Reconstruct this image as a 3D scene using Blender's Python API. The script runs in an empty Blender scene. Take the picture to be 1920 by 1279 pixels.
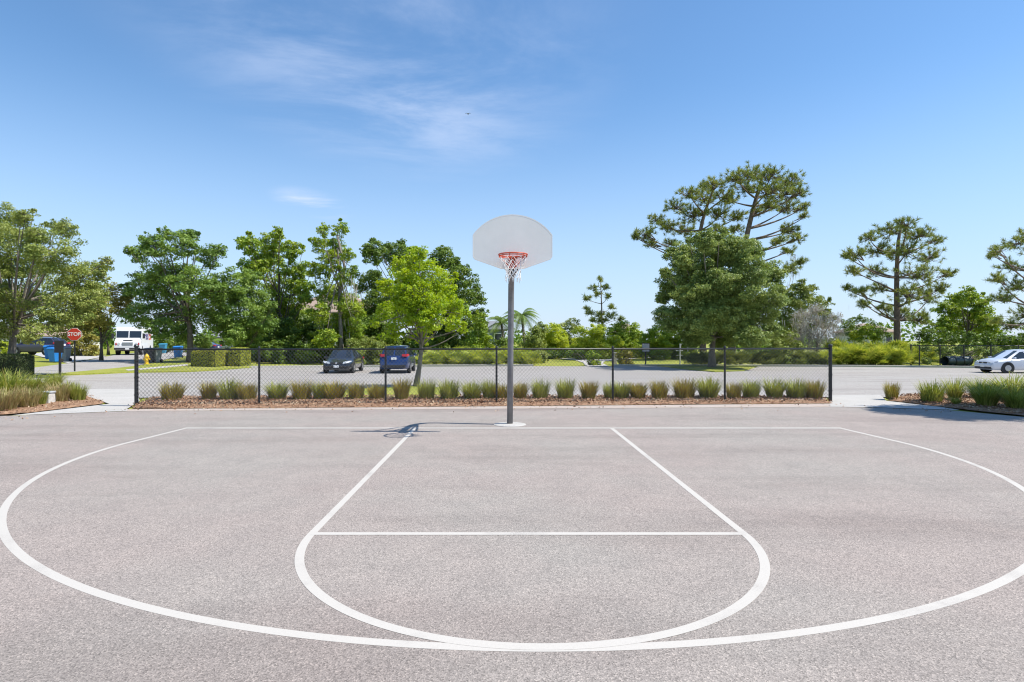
import bpy, bmesh, math, random
import numpy as np
from mathutils import Vector, Matrix
R = math.radians
S = bpy.context.scene
COL = S.collection
random.seed(5)

# ------------------------------------------------------------------ camera, sky, sun, exposure
F, CX, HY, CH = 1100.0, 939.5, 637.6, 1.614
cam = bpy.data.objects.new('camera', bpy.data.cameras.new('camera'))
COL.objects.link(cam)
cam.location = (0, 0, CH); cam.rotation_euler = (R(90), 0, 0)
cam.data.sensor_width = 36; cam.data.lens = 36 * F / 1920
cam.data.shift_x = (960 - CX) / 1920; cam.data.shift_y = -(639.5 - HY) / 1920
cam.data.clip_start = 0.05; cam.data.clip_end = 5000
S.camera = cam

SUN_EL, SUN_AZ = 57.0, -8.5            # azimuth from +X, negative = towards the camera side
sd = Vector((math.cos(R(SUN_EL)) * math.cos(R(SUN_AZ)), math.cos(R(SUN_EL)) * math.sin(R(SUN_AZ)), math.sin(R(SUN_EL))))
sun = bpy.data.objects.new('sun', bpy.data.lights.new('sun', 'SUN'))
COL.objects.link(sun)
sun.data.energy = 5.0; sun.data.angle = R(0.53); sun.data.color = (1.0, 0.95, 0.87)
sun.rotation_euler = sd.to_track_quat('Z', 'Y').to_euler()

W = bpy.data.worlds.new('World'); S.world = W; W.use_nodes = True
nt = W.node_tree; nt.nodes.clear()
def wn(t, **k):
    n = nt.nodes.new(t)
    for a, b in k.items(): setattr(n, a, b)
    return n
wo = wn('ShaderNodeOutputWorld'); wb = wn('ShaderNodeBackground')
sky = wn('ShaderNodeTexSky', sky_type='NISHITA', sun_disc=False)
sky.sun_elevation = R(SUN_EL); sky.sun_rotation = R(90 - SUN_AZ)
sky.air_density = 1.0; sky.dust_density = 0.15; sky.ozone_density = 3.0; sky.altitude = 0
SKY_STRENGTH = 0.122
wb.inputs[1].default_value = SKY_STRENGTH
tc = wn('ShaderNodeTexCoord')
# thin cirrus: noise in a flat layer far above (direction divided by its height)
sx = wn('ShaderNodeSeparateXYZ'); nt.links.new(tc.outputs['Generated'], sx.inputs[0])
mx = wn('ShaderNodeMath', operation='MAXIMUM'); mx.inputs[1].default_value = 0.06
nt.links.new(sx.outputs[2], mx.inputs[0])
dv = wn('ShaderNodeVectorMath', operation='DIVIDE'); cb = wn('ShaderNodeCombineXYZ')
for i in range(3): nt.links.new(mx.outputs[0], cb.inputs[i])
nt.links.new(tc.outputs['Generated'], dv.inputs[0]); nt.links.new(cb.outputs[0], dv.inputs[1])
mp = wn('ShaderNodeMapping'); mp.inputs['Scale'].default_value = (0.55, 0.85, 1); mp.inputs['Rotation'].default_value = (0, 0, R(-32))
mp.inputs['Location'].default_value = (2.2, 0.3, 0)
nt.links.new(dv.outputs[0], mp.inputs[0])
n1 = wn('ShaderNodeTexNoise'); n1.inputs['Scale'].default_value = 1.9; n1.inputs['Detail'].default_value = 9; n1.inputs['Roughness'].default_value = 0.62
n1.inputs['Distortion'].default_value = 0.5
nt.links.new(mp.outputs[0], n1.inputs[0])
n2 = wn('ShaderNodeTexNoise'); n2.inputs['Scale'].default_value = 0.55; n2.inputs['Detail'].default_value = 2
nt.links.new(mp.outputs[0], n2.inputs[0])
r1 = wn('ShaderNodeMapRange', interpolation_type='SMOOTHSTEP'); r1.inputs[1].default_value = 0.33; r1.inputs[2].default_value = 0.72
nt.links.new(n1.outputs[0], r1.inputs[0])
# the cirrus bank: a soft patch round one place of that layer
def patch(cx_, cy_, rx, ry):
    sb = wn('ShaderNodeVectorMath', operation='SUBTRACT'); sb.inputs[1].default_value = (cx_, cy_, 1)
    nt.links.new(dv.outputs[0], sb.inputs[0])
    ml = wn('ShaderNodeVectorMath', operation='MULTIPLY'); ml.inputs[1].default_value = (1 / rx, 1 / ry, 0)
    nt.links.new(sb.outputs[0], ml.inputs[0])
    ln = wn('ShaderNodeVectorMath', operation='LENGTH'); nt.links.new(ml.outputs[0], ln.inputs[0])
    mr = wn('ShaderNodeMapRange', interpolation_type='SMOOTHSTEP'); mr.inputs[1].default_value = 1.0; mr.inputs[2].default_value = 0.1
    nt.links.new(ln.outputs['Value'], mr.inputs[0])
    return mr
def mul(a, b):
    m = wn('ShaderNodeMath', operation='MULTIPLY')
    nt.links.new(a, m.inputs[0])
    if isinstance(b, float): m.inputs[1].default_value = b
    else: nt.links.new(b, m.inputs[1])
    return m.outputs[0]
def mxx(a, b):
    m = wn('ShaderNodeMath', operation='MAXIMUM'); nt.links.new(a, m.inputs[0]); nt.links.new(b, m.inputs[1]); return m.outputs[0]
p1 = patch(-0.40, 2.3, 1.0, 1.7)
bank = mul(mul(r1.outputs[0], p1.outputs[0]), 0.56)
p2 = patch(-1.38, 4.35, 0.30, 0.62)
allc = mxx(bank, mul(mul(r1.outputs[0], p2.outputs[0]), 1.5))
mix = wn('ShaderNodeMixRGB'); mix.inputs[2].default_value = (4.6, 5.3, 6.8, 1)
hs = wn('ShaderNodeHueSaturation'); hs.inputs['Saturation'].default_value = 1.13; hs.inputs['Value'].default_value = 1.17; hs.inputs['Hue'].default_value = 0.498
nt.links.new(sky.outputs[0], hs.inputs['Color'])
# humid air low over the horizon: pale blue
hz = wn('ShaderNodeMapRange', interpolation_type='SMOOTHSTEP'); hz.inputs[1].default_value = 0.40; hz.inputs[2].default_value = -0.02
nt.links.new(sx.outputs[2], hz.inputs[0])
hm = wn('ShaderNodeMixRGB'); hm.inputs[2].default_value = (3.45, 4.45, 6.0, 1)
nt.links.new(mul(hz.outputs[0], 0.80), hm.inputs[0]); nt.links.new(hs.outputs[0], hm.inputs[1])
nt.links.new(allc, mix.inputs[0]); nt.links.new(hm.outputs[0], mix.inputs[1])
nt.links.new(mix.outputs[0], wb.inputs[0]); nt.links.new(wb.outputs[0], wo.inputs[0])

vs = S.view_settings
vs.view_transform = 'Standard'; vs.look = 'None'; vs.gamma = 1.0; vs.use_curve_mapping = False
vs.exposure = 0.42
S.cycles.use_denoising = True; S.cycles.use_adaptive_sampling = False; S.cycles.filter_width = 1.15
S.cycles.max_bounces = 6; S.cycles.transparent_max_bounces = 8

# ------------------------------------------------------------------ the lie of the land, pixel helpers
def g(X, Y):
    s = min(max((Y - 16.5) / 20.0, 0), 1); w = min(max((X + 30) / 18.0, 0), 1)
    return -0.45 * s * w
def PX(px, Y): return (px - CX) / F * Y
def HZ(py, Y): return CH - (py - HY) / F * Y
def P(px, py):
    Y = CH * F / (py - HY)
    for _ in range(60):
        Y = 0.5 * Y + 0.5 * (CH - g(PX(px, Y), Y)) * F / (py - HY)
    return PX(px, Y), Y

# ------------------------------------------------------------------ materials
def new_mat(name):
    m = bpy.data.materials.new(name); m.use_nodes = True
    t = m.node_tree; b = t.nodes['Principled BSDF']
    return m, t, b
def c4(c): return (c[0], c[1], c[2], 1)
def mat(name, col, rough=0.6, metal=0.0, var=0.12, scale=6.0, bump=0.0, coat=0.0, spec=None):
    m, t, b = new_mat(name)
    co = t.nodes.new('ShaderNodeTexCoord'); nz = t.nodes.new('ShaderNodeTexNoise')
    nz.inputs['Scale'].default_value = scale; nz.inputs['Detail'].default_value = 6; nz.inputs['Roughness'].default_value = 0.65
    t.links.new(co.outputs['Object'], nz.inputs[0])
    rp = t.nodes.new('ShaderNodeValToRGB')
    rp.color_ramp.elements[0].position = 0.3; rp.color_ramp.elements[1].position = 0.7
    rp.color_ramp.elements[0].color = c4([x * (1 - var) for x in col]); rp.color_ramp.elements[1].color = c4([min(1, x * (1 + var)) for x in col])
    t.links.new(nz.outputs[0], rp.inputs[0]); t.links.new(rp.outputs[0], b.inputs['Base Color'])
    b.inputs['Roughness'].default_value = rough; b.inputs['Metallic'].default_value = metal
    if coat: b.inputs['Coat Weight'].default_value = coat; b.inputs['Coat Roughness'].default_value = 0.04
    if spec is not None: b.inputs['Specular IOR Level'].default_value = spec
    if bump:
        bp = t.nodes.new('ShaderNodeBump'); bp.inputs['Strength'].default_value = 0.6; bp.inputs['Distance'].default_value = bump
        t.links.new(nz.outputs[0], bp.inputs['Height']); t.links.new(bp.outputs[0], b.inputs['Normal'])
    return m
def leaf_mat(name, cols, trans=0.24, rough=0.5, clump=0.5, spec=0.35):
    """random colour per leaf (cols = list of colours), drifting a little from spray to spray, light shines through"""
    m, t, b = new_mat(name)
    ge = t.nodes.new('ShaderNodeNewGeometry'); co = t.nodes.new('ShaderNodeTexCoord'); nz = t.nodes.new('ShaderNodeTexNoise')
    nz.inputs['Scale'].default_value = clump; nz.inputs['Detail'].default_value = 2
    t.links.new(co.outputs['Object'], nz.inputs[0])
    mr = t.nodes.new('ShaderNodeMapRange'); mr.inputs[1].default_value = 0.3; mr.inputs[2].default_value = 0.7
    t.links.new(nz.outputs[0], mr.inputs[0])
    mxn = t.nodes.new('ShaderNodeMath'); mxn.operation = 'MULTIPLY_ADD'; mxn.inputs[1].default_value = 0.55
    m2 = t.nodes.new('ShaderNodeMath'); m2.operation = 'MULTIPLY'; m2.inputs[1].default_value = 0.45
    t.links.new(mr.outputs[0], m2.inputs[0])
    t.links.new(ge.outputs['Random Per Island'], mxn.inputs[0]); t.links.new(m2.outputs[0], mxn.inputs[2])
    rp = t.nodes.new('ShaderNodeValToRGB'); el = rp.color_ramp.elements
    while len(el) < len(cols): el.new(0.5)
    for i, c in enumerate(cols):
        el[i].position = 0.1 + 0.8 * i / (len(cols) - 1); el[i].color = c4(c)
    t.links.new(mxn.outputs[0], rp.inputs[0]); t.links.new(rp.outputs[0], b.inputs['Base Color'])
    b.inputs['Roughness'].default_value = rough; b.inputs['Specular IOR Level'].default_value = spec
    tr = t.nodes.new('ShaderNodeBsdfTranslucent'); hs = t.nodes.new('ShaderNodeHueSaturation')
    hs.inputs['Value'].default_value = 1.5; hs.inputs['Hue'].default_value = 0.488; hs.inputs['Saturation'].default_value = 1.1
    t.links.new(rp.outputs[0], hs.inputs['Color']); t.links.new(hs.outputs[0], tr.inputs['Color'])
    ms = t.nodes.new('ShaderNodeMixShader'); ms.inputs[0].default_value = trans
    t.links.new(b.outputs[0], ms.inputs[1]); t.links.new(tr.outputs[0], ms.inputs[2])
    t.links.new(ms.outputs[0], t.nodes['Material Output'].inputs['Surface'])
    return m
def ramp(t, fac, stops):
    rp = t.nodes.new('ShaderNodeValToRGB'); el = rp.color_ramp.elements
    while len(el) < len(stops): el.new(0.5)
    for i, (p, c) in enumerate(stops): el[i].position = p; el[i].color = c4(c)
    t.links.new(fac, rp.inputs[0]); return rp.outputs[0]
def mixc(t, fac, a, b, mode='MIX'):
    m = t.nodes.new('ShaderNodeMixRGB'); m.blend_type = mode
    if isinstance(fac, float): m.inputs[0].default_value = fac
    else: t.links.new(fac, m.inputs[0])
    for i, v in ((1, a), (2, b)):
        if isinstance(v, tuple): m.inputs[i].default_value = c4(v)
        else: t.links.new(v, m.inputs[i])
    return m.outputs[0]
def tnoise(t, co, scale, detail=4, rough=0.6, stretch=None, off=(0, 0, 0)):
    n = t.nodes.new('ShaderNodeTexNoise'); n.inputs['Scale'].default_value = scale; n.inputs['Detail'].default_value = detail; n.inputs['Roughness'].default_value = rough
    mpn = t.nodes.new('ShaderNodeMapping'); mpn.inputs['Scale'].default_value = stretch or (1, 1, 1); mpn.inputs['Location'].default_value = off
    t.links.new(co, mpn.inputs[0]); t.links.new(mpn.outputs[0], n.inputs[0]); return n.outputs[0]
def asphalt_mat(name, pink, grey, chip, stone, contrast=1.0, cracks=False):
    m, t, b = new_mat(name)
    co = t.nodes.new('ShaderNodeTexCoord').outputs['Object']
    big = tnoise(t, co, 0.32, 3, 0.55); fine = tnoise(t, co, 160.0, 3, 0.7)
    base = mixc(t, ramp(t, big, [(0.40, (0, 0, 0)), (0.62, (1, 1, 1))]), pink, grey)
    st = tnoise(t, co, 0.9, 5, 0.6, (0.16, 1.0, 1), (3, 1, 0))
    base = mixc(t, 1.0, base, ramp(t, st, [(0.34, (0.84, 0.83, 0.83)), (0.50, (1, 1, 1))]), 'MULTIPLY')
    md = tnoise(t, co, 2.2, 6, 0.7)
    base = mixc(t, 1.0, base, ramp(t, md, [(0.32, (0.92, 0.92, 0.92)), (0.66, (1.06, 1.05, 1.04))]), 'MULTIPLY')
    vo = t.nodes.new('ShaderNodeTexVoronoi'); vo.inputs['Scale'].default_value = chip; t.links.new(co, vo.inputs['Vector'])
    sep = t.nodes.new('ShaderNodeSeparateColor'); t.links.new(vo.outputs['Color'], sep.inputs[0])
    k = contrast
    sp = ramp(t, sep.outputs[0], [(0.0, (1 - .62 * k, 1 - .62 * k, 1 - .62 * k)), (0.22, (1 - .25 * k,) * 3), (0.55, (1, 1, 1)), (0.85, (1 + .22 * k,) * 3), (1.0, (1 + .75 * k, 1 + .72 * k, 1 + .68 * k))])
    base = mixc(t, 1.0, base, sp, 'MULTIPLY')
    base = mixc(t, 1.0, base, ramp(t, fine, [(0.35, (0.82, 0.82, 0.82)), (0.65, (1.15, 1.15, 1.15))]), 'MULTIPLY')
    t.links.new(base, b.inputs['Base Color']); b.inputs['Roughness'].default_value = 0.88; b.inputs['Specular IOR Level'].default_value = 0.25
    bp = t.nodes.new('ShaderNodeBump'); bp.inputs['Strength'].default_value = 0.5; bp.inputs['Distance'].default_value = 0.004
    t.links.new(vo.outputs['Distance'], bp.inputs['Height']); t.links.new(bp.outputs[0], b.inputs['Normal'])
    return m
def ground_mat(name, stops, s1, s2, rough=0.9, bump=0.02):
    m, t, b = new_mat(name)
    co = t.nodes.new('ShaderNodeTexCoord').outputs['Object']
    a = tnoise(t, co, s1, 6, 0.65); f = tnoise(t, co, s2, 4, 0.7)
    col = mixc(t, 1.0, ramp(t, a, stops), ramp(t, f, [(0.3, (0.7, 0.7, 0.7)), (0.7, (1.25, 1.25, 1.25))]), 'MULTIPLY')
    t.links.new(col, b.inputs['Base Color']); b.inputs['Roughness'].default_value = rough; b.inputs['Specular IOR Level'].default_value = 0.2
    bp = t.nodes.new('ShaderNodeBump'); bp.inputs['Strength'].default_value = 0.7; bp.inputs['Distance'].default_value = bump
    t.links.new(f, bp.inputs['Height']); t.links.new(bp.outputs[0], b.inputs['Normal'])
    return m
M = {}
M['court'] = asphalt_mat('court_asphalt', (0.312, 0.270, 0.244), (0.304, 0.277, 0.250), 130, None, 0.68)
M['road'] = asphalt_mat('road_asphalt', (0.345, 0.322, 0.298), (0.355, 0.338, 0.315), 60, None, 0.5)
M['concrete'] = ground_mat('concrete', [(0.3, (0.40, 0.385, 0.355)), (0.7, (0.47, 0.45, 0.42))], 1.2, 45, bump=0.003)
M['pinkdust'] = ground_mat('dusty_concrete', [(0.3, (0.40, 0.32, 0.265)), (0.7, (0.43, 0.385, 0.345))], 1.5, 45, bump=0.003)
M['lawn'] = ground_mat('lawn', [(0.28, (0.17, 0.20, 0.035)), (0.5, (0.265, 0.285, 0.045)), (0.72, (0.36, 0.335, 0.09))], 0.45, 9)
M['dry_lawn'] = ground_mat('dry_lawn', [(0.28, (0.20, 0.19, 0.065)), (0.5, (0.30, 0.26, 0.11)), (0.72, (0.36, 0.31, 0.15))], 0.5, 9)
M['mulch'] = ground_mat('mulch', [(0.3, (0.15, 0.085, 0.052)), (0.5, (0.31, 0.185, 0.115)), (0.72, (0.48, 0.32, 0.20))], 14, 60, bump=0.03)
M['chips'] = leaf_mat('mulch_chips', [(0.086, 0.045, 0.028), (0.286, 0.157, 0.092), (0.390, 0.262, 0.169), (0.502, 0.423, 0.304)], 0.0, 0.85, 1.2, 0.2)
# line paint: white, a little worn
def paint_mat():
    m, t, b = new_mat('line_paint')
    co = t.nodes.new('ShaderNodeTexCoord').outputs['Object']
    w = tnoise(t, co, 70, 5, 0.75); w2 = tnoise(t, co, 1.6, 4, 0.6)
    c = ramp(t, w, [(0.27, (0.36, 0.345, 0.33)), (0.38, (0.470, 0.440, 0.395)), (0.7, (0.515, 0.483, 0.435))])
    wr = mixc(t, 1.0, ramp(t, w2, [(0.54, (0, 0, 0)), (0.72, (1, 1, 1))]), ramp(t, tnoise(t, co, 110, 3, .7, (1, 1, 1), (4, 2, 0)), [(0.42, (0, 0, 0)), (0.56, (.9, .9, .9))]), 'MULTIPLY')
    c = mixc(t, wr, c, (0.30, 0.275, 0.25))
    t.links.new(c, b.inputs['Base Color']); b.inputs['Roughness'].default_value = 0.7
    bp = t.nodes.new('ShaderNodeBump'); bp.inputs['Strength'].default_value = 0.4; bp.inputs['Distance'].default_value = 0.002
    t.links.new(w, bp.inputs['Height']); t.links.new(bp.outputs[0], b.inputs['Normal'])
    return m
M['paint'] = paint_mat()
M['bark'] = mat('bark', (0.13, 0.105, 0.08), 0.9, 0, 0.45, 5, 0.03)
M['bark_grey'] = mat('bark_grey', (0.19, 0.165, 0.135), 0.9, 0, 0.4, 6, 0.02)
M['bark_pine'] = mat('bark_pine', (0.155, 0.115, 0.085), 0.95, 0, 0.5, 4, 0.04)
M['oak'] = leaf_mat('oak_leaves', [(0.084, 0.157, 0.025), (0.178, 0.276, 0.047), (0.280, 0.376, 0.076)])
M['oak_grey'] = leaf_mat('grey_green_oak_leaves', [(0.103, 0.164, 0.035), (0.217, 0.287, 0.068), (0.373, 0.431, 0.112)])
M['olive'] = leaf_mat('olive_leaves', [(0.136, 0.195, 0.036), (0.239, 0.292, 0.060), (0.358, 0.382, 0.114)])
M['golden'] = leaf_mat('golden_leaves', [(0.158, 0.169, 0.030), (0.276, 0.259, 0.045), (0.381, 0.324, 0.076)])
M['fresh'] = leaf_mat('fresh_leaves', [(0.111, 0.203, 0.020), (0.232, 0.333, 0.029), (0.401, 0.447, 0.043)])
M['lime'] = leaf_mat('lime_leaves', [(0.176, 0.286, 0.019), (0.315, 0.433, 0.024), (0.482, 0.540, 0.033)], 0.42)
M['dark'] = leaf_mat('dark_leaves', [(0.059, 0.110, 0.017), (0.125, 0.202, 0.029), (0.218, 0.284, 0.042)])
M['yellow_bush'] = leaf_mat('yellow_bush_leaves', [(0.252, 0.341, 0.047), (0.419, 0.493, 0.055), (0.553, 0.587, 0.094)], 0.4)
M['palmetto'] = leaf_mat('palmetto_fronds', [(0.159, 0.231, 0.040), (0.342, 0.401, 0.058), (0.563, 0.554, 0.128)], 0.3)
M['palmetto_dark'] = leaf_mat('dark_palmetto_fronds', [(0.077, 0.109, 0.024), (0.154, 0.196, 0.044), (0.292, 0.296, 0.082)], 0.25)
M['pine'] = leaf_mat('pine_needles', [(0.100, 0.144, 0.031), (0.211, 0.262, 0.055), (0.383, 0.388, 0.092)], 0.25, 0.45, 0.35)
M['moss'] = leaf_mat('hanging_moss', [(0.297, 0.270, 0.223), (0.446, 0.405, 0.338), (0.567, 0.520, 0.446)], 0.2, 0.9)
M['hedge'] = leaf_mat('hedge_leaves', [(0.198, 0.245, 0.030), (0.371, 0.391, 0.051), (0.568, 0.519, 0.086)], 0.25)
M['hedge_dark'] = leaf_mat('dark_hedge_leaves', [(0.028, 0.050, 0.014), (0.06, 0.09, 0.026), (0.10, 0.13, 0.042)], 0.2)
M['core'] = mat('hedge_core', (0.035, 0.045, 0.018), 0.95, 0, 0.3)
M['grass_brown'] = leaf_mat('brown_olive_blades', [(0.200, 0.165, 0.036), (0.289, 0.217, 0.053), (0.306, 0.311, 0.058), (0.507, 0.390, 0.117)], 0.25, 0.6, 2.5)
M['grass_olive'] = leaf_mat('olive_blades', [(0.176, 0.193, 0.037), (0.261, 0.273, 0.057), (0.302, 0.358, 0.070), (0.437, 0.415, 0.122)], 0.28, 0.6, 2.5)
M['grass_green'] = leaf_mat('green_blades', [(0.132, 0.180, 0.030), (0.222, 0.277, 0.048), (0.324, 0.360, 0.088), (0.457, 0.415, 0.149)], 0.32, 0.6, 2.0)
M['grass_tan'] = leaf_mat('tan_blades', [(0.250, 0.194, 0.081), (0.388, 0.294, 0.138), (0.350, 0.338, 0.112), (0.537, 0.438, 0.237)], 0.25, 0.6, 2.5)
M['black'] = mat('black_coated_metal', (0.018, 0.018, 0.018), 0.38, 0, 0.3, 9)
M['wire'] = mat('black_vinyl_wire', (0.095, 0.095, 0.095), 0.3, 0, 0.2)
M['galv'] = mat('weathered_grey_metal', (0.185, 0.180, 0.185), 0.42, 0.3, 0.22, 7, 0.0006)
M['board'] = mat('weathered_white_board', (0.88, 0.845, 0.785), 0.45, 0, 0.045, 2.2)
M['board_edge'] = mat('board_edge', (0.55, 0.55, 0.55), 0.5, 0, 0.05)
M['orange'] = mat('orange_red_metal', (0.58, 0.085, 0.035), 0.42, 0, 0.18, 14)
M['net'] = mat('net_cord', (0.74, 0.73, 0.72), 0.85, 0, 0.1, 30)
M['red'] = mat('sign_red', (0.62, 0.055, 0.030), 0.4, 0, 0.06)
M['white'] = mat('white_paint', (0.80, 0.80, 0.79), 0.35, 0, 0.04, 2, coat=0.3)
M['letter'] = mat('white_letters', (0.82, 0.82, 0.80), 0.5, 0, 0.03)
M['glass'] = mat('dark_window_glass', (0.020, 0.026, 0.032), 0.06, 0, 0.1, spec=0.8)
M['tyre'] = mat('tyre_rubber', (0.022, 0.022, 0.022), 0.85, 0, 0.2)
M['alloy'] = mat('alloy_rim', (0.42, 0.42, 0.43), 0.35, 0.7, 0.1)
M['chrome'] = mat('bright_trim', (0.62, 0.62, 0.63), 0.25, 0.8, 0.08)
M['lamp_clear'] = mat('headlamp_lens', (0.66, 0.68, 0.70), 0.12, 0.2, 0.1)
M['lamp_red'] = mat('tail_lamp_lens', (0.50, 0.02, 0.03), 0.15, 0, 0.1)
M['trim'] = mat('black_trim', (0.03, 0.03, 0.032), 0.6, 0, 0.15)
M['car_black'] = mat('black_car_paint', (0.020, 0.021, 0.026), 0.28, 0.2, 0.06, 1, coat=1.0)
M['car_blue'] = mat('blue_car_paint', (0.016, 0.042, 0.15), 0.28, 0.3, 0.06, 1, coat=1.0)
M['car_navy'] = mat('navy_car_paint', (0.045, 0.045, 0.105), 0.3, 0.3, 0.06, 1, coat=1.0)
M['car_white'] = mat('silver_white_car_paint', (0.62, 0.655, 0.72), 0.28, 0.1, 0.03, 1, coat=1.0)
M['bin_blue'] = mat('blue_plastic', (0.025, 0.21, 0.60), 0.45, 0, 0.1)
M['bin_teal'] = mat('teal_plastic', (0.04, 0.25, 0.40), 0.45, 0, 0.1)
M['bin_grey'] = mat('grey_plastic', (0.27, 0.29, 0.30), 0.5, 0, 0.1)
M['bin_black'] = mat('black_plastic', (0.028, 0.030, 0.045), 0.5, 0, 0.1)
M['yellow'] = mat('hydrant_yellow', (0.72, 0.46, 0.025), 0.4, 0, 0.1)
M['tunnel'] = mat('dark_green_plastic', (0.025, 0.045, 0.045), 0.4, 0, 0.15)
M['stone'] = mat('pale_stone', (0.52, 0.50, 0.46), 0.85, 0, 0.2, 8, 0.01)
M['wall_blue'] = mat('blue_grey_siding', (0.12, 0.155, 0.23), 0.7, 0, 0.06)
M['wall_pale'] = mat('pale_render', (0.60, 0.58, 0.53), 0.8, 0, 0.06)
M['roof_grey'] = mat('grey_shingles', (0.20, 0.205, 0.22), 0.85, 0, 0.2, 8)
M['roof_tan'] = mat('tan_tiles', (0.33, 0.245, 0.19), 0.85, 0, 0.2, 8)
M['purple'] = mat('purple_lettering', (0.07, 0.04, 0.20), 0.4, 0, 0.05)
M['orange_letter'] = mat('red_orange_lettering', (0.75, 0.12, 0.05), 0.4, 0, 0.05)
M['sign_grey'] = mat('pale_sign_face', (0.42, 0.44, 0.45), 0.5, 0, 0.1)
M['pale_metal'] = mat('pale_metal', (0.50, 0.50, 0.50), 0.4, 0.3, 0.1)
M['beige'] = mat('beige_post', (0.50, 0.46, 0.37), 0.7, 0, 0.1)

# ------------------------------------------------------------------ mesh helpers
def link(o, parent=None, loc=None):
    COL.objects.link(o)
    if parent is not None: o.parent = parent
    if loc is not None: o.location = loc
    return o
def tag(o, label=None, cat=None, group=None, kind=None):
    if label: o['label'] = label
    if cat: o['category'] = cat
    if group: o['group'] = group
    if kind: o['kind'] = kind
    return o
def thing(name, label, cat, loc=(0, 0, 0), rz=0.0, group=None):
    o = bpy.data.objects.new(name, None); o.empty_display_size = 0.2
    link(o, None, loc); o.rotation_euler = (0, 0, rz)
    return tag(o, label, cat, group, 'thing')
class MB:
    def __init__(s): s.v = []; s.f = []
    def add(s, vs, fs):
        n = len(s.v); s.v += [tuple(v) for v in vs]; s.f += [tuple(i + n for i in f) for f in fs]
        return s
    def box(s, c, d, rz=0.0, rx=0.0, taper=1.0):
        hx, hy, hz = d[0] / 2, d[1] / 2, d[2] / 2
        vs = [Vector((x * hx * (taper if z < 0 else 1), y * hy * (taper if z < 0 else 1), z * hz)) for z in (-1, 1) for x, y in ((-1, -1), (1, -1), (1, 1), (-1, 1))]
        m = Matrix.Rotation(rz, 3, 'Z') @ Matrix.Rotation(rx, 3, 'X')
        vs = [m @ v + Vector(c) for v in vs]
        return s.add(vs, [(3, 2, 1, 0), (4, 5, 6, 7), (0, 1, 5, 4), (1, 2, 6, 5), (2, 3, 7, 6), (3, 0, 4, 7)])
    def tube(s, pts, rad, n=8, cap=True):
        pts = [Vector(p) for p in pts]
        if not isinstance(rad, (list, tuple)): rad = [rad] * len(pts)
        T = [(pts[min(i + 1, len(pts) - 1)] - pts[max(i - 1, 0)]).normalized() for i in range(len(pts))]
        u = T[0].orthogonal().normalized(); vs = []
        for p, t, r in zip(pts, T, rad):
            u = (u - t * u.dot(t)); u = u.normalized() if u.length > 1e-6 else t.orthogonal().normalized()
            w = t.cross(u)
            for k in range(n):
                a = 2 * math.pi * k / n; vs.append(p + (u * math.cos(a) + w * math.sin(a)) * r)
        fs = [(i * n + k, i * n + (k + 1) % n, (i + 1) * n + (k + 1) % n, (i + 1) * n + k) for i in range(len(pts) - 1) for k in range(n)]
        if cap: fs += [tuple(range(n - 1, -1, -1)), tuple((len(pts) - 1) * n + k for k in range(n))]
        return s.add(vs, fs)
    def lathe(s, prof, n=16, c=(0, 0, 0)):
        vs = [(c[0] + r * math.cos(2 * math.pi * k / n), c[1] + r * math.sin(2 * math.pi * k / n), c[2] + z) for r, z in prof for k in range(n)]
        fs = [(i * n + k, i * n + (k + 1) % n, (i + 1) * n + (k + 1) % n, (i + 1) * n + k) for i in range(len(prof) - 1) for k in range(n)]
        fs += [tuple(range(n - 1, -1, -1)), tuple((len(prof) - 1) * n + k for k in range(n))]
        return s.add(vs, fs)
    def prism(s, out, d, axis='y', at=0.0):
        """outline of (a,b) pairs in the plane across axis, thickness d centred on at"""
        n = len(out)
        def p(a, b, t): return (a, t, b) if axis == 'y' else ((t, a, b) if axis == 'x' else (a, b, t))
        vs = [p(a, b, at - d / 2) for a, b in out] + [p(a, b, at + d / 2) for a, b in out]
        fs = [tuple(range(n)), tuple(range(2 * n - 1, n - 1, -1))] + [(i, n + i, n + (i + 1) % n, (i + 1) % n) for i in range(n)]
        return s.add(vs, fs)
    def build(s, name, m, parent=None, loc=None, smooth=False, bevel=0.0):
        me = bpy.data.meshes.new(name); me.from_pydata(s.v, [], s.f)
        bm = bmesh.new(); bm.from_mesh(me); bmesh.ops.recalc_face_normals(bm, faces=bm.faces); bm.to_mesh(me); bm.free()
        me.materials.append(M[m] if isinstance(m, str) else m)
        if smooth:
            for p in me.polygons: p.use_smooth = True
        o = link(bpy.data.objects.new(name, me), parent, loc)
        if bevel:
            b = o.modifiers.new('bevel', 'BEVEL'); b.width = bevel; b.segments = 2; b.limit_method = 'ANGLE'
        return o
def np_mesh(name, V, Fc, m, parent=None, loc=None):
    """V (n,3), Fc (m,k) arrays"""
    me = bpy.data.meshes.new(name); k = Fc.shape[1]
    me.vertices.add(len(V)); me.vertices.foreach_set('co', np.ascontiguousarray(V, dtype=np.float32).ravel())
    me.loops.add(Fc.size); me.loops.foreach_set('vertex_index', np.ascontiguousarray(Fc, dtype=np.int32).ravel())
    me.polygons.add(len(Fc)); me.polygons.foreach_set('loop_start', np.arange(0, Fc.size, k, dtype=np.int32))
    me.update(calc_edges=True); me.validate()
    me.materials.append(M[m])
    return link(bpy.data.objects.new(name, me), parent, loc)
def unit(a): return a / (np.linalg.norm(a, axis=1, keepdims=True) + 1e-9)
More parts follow.
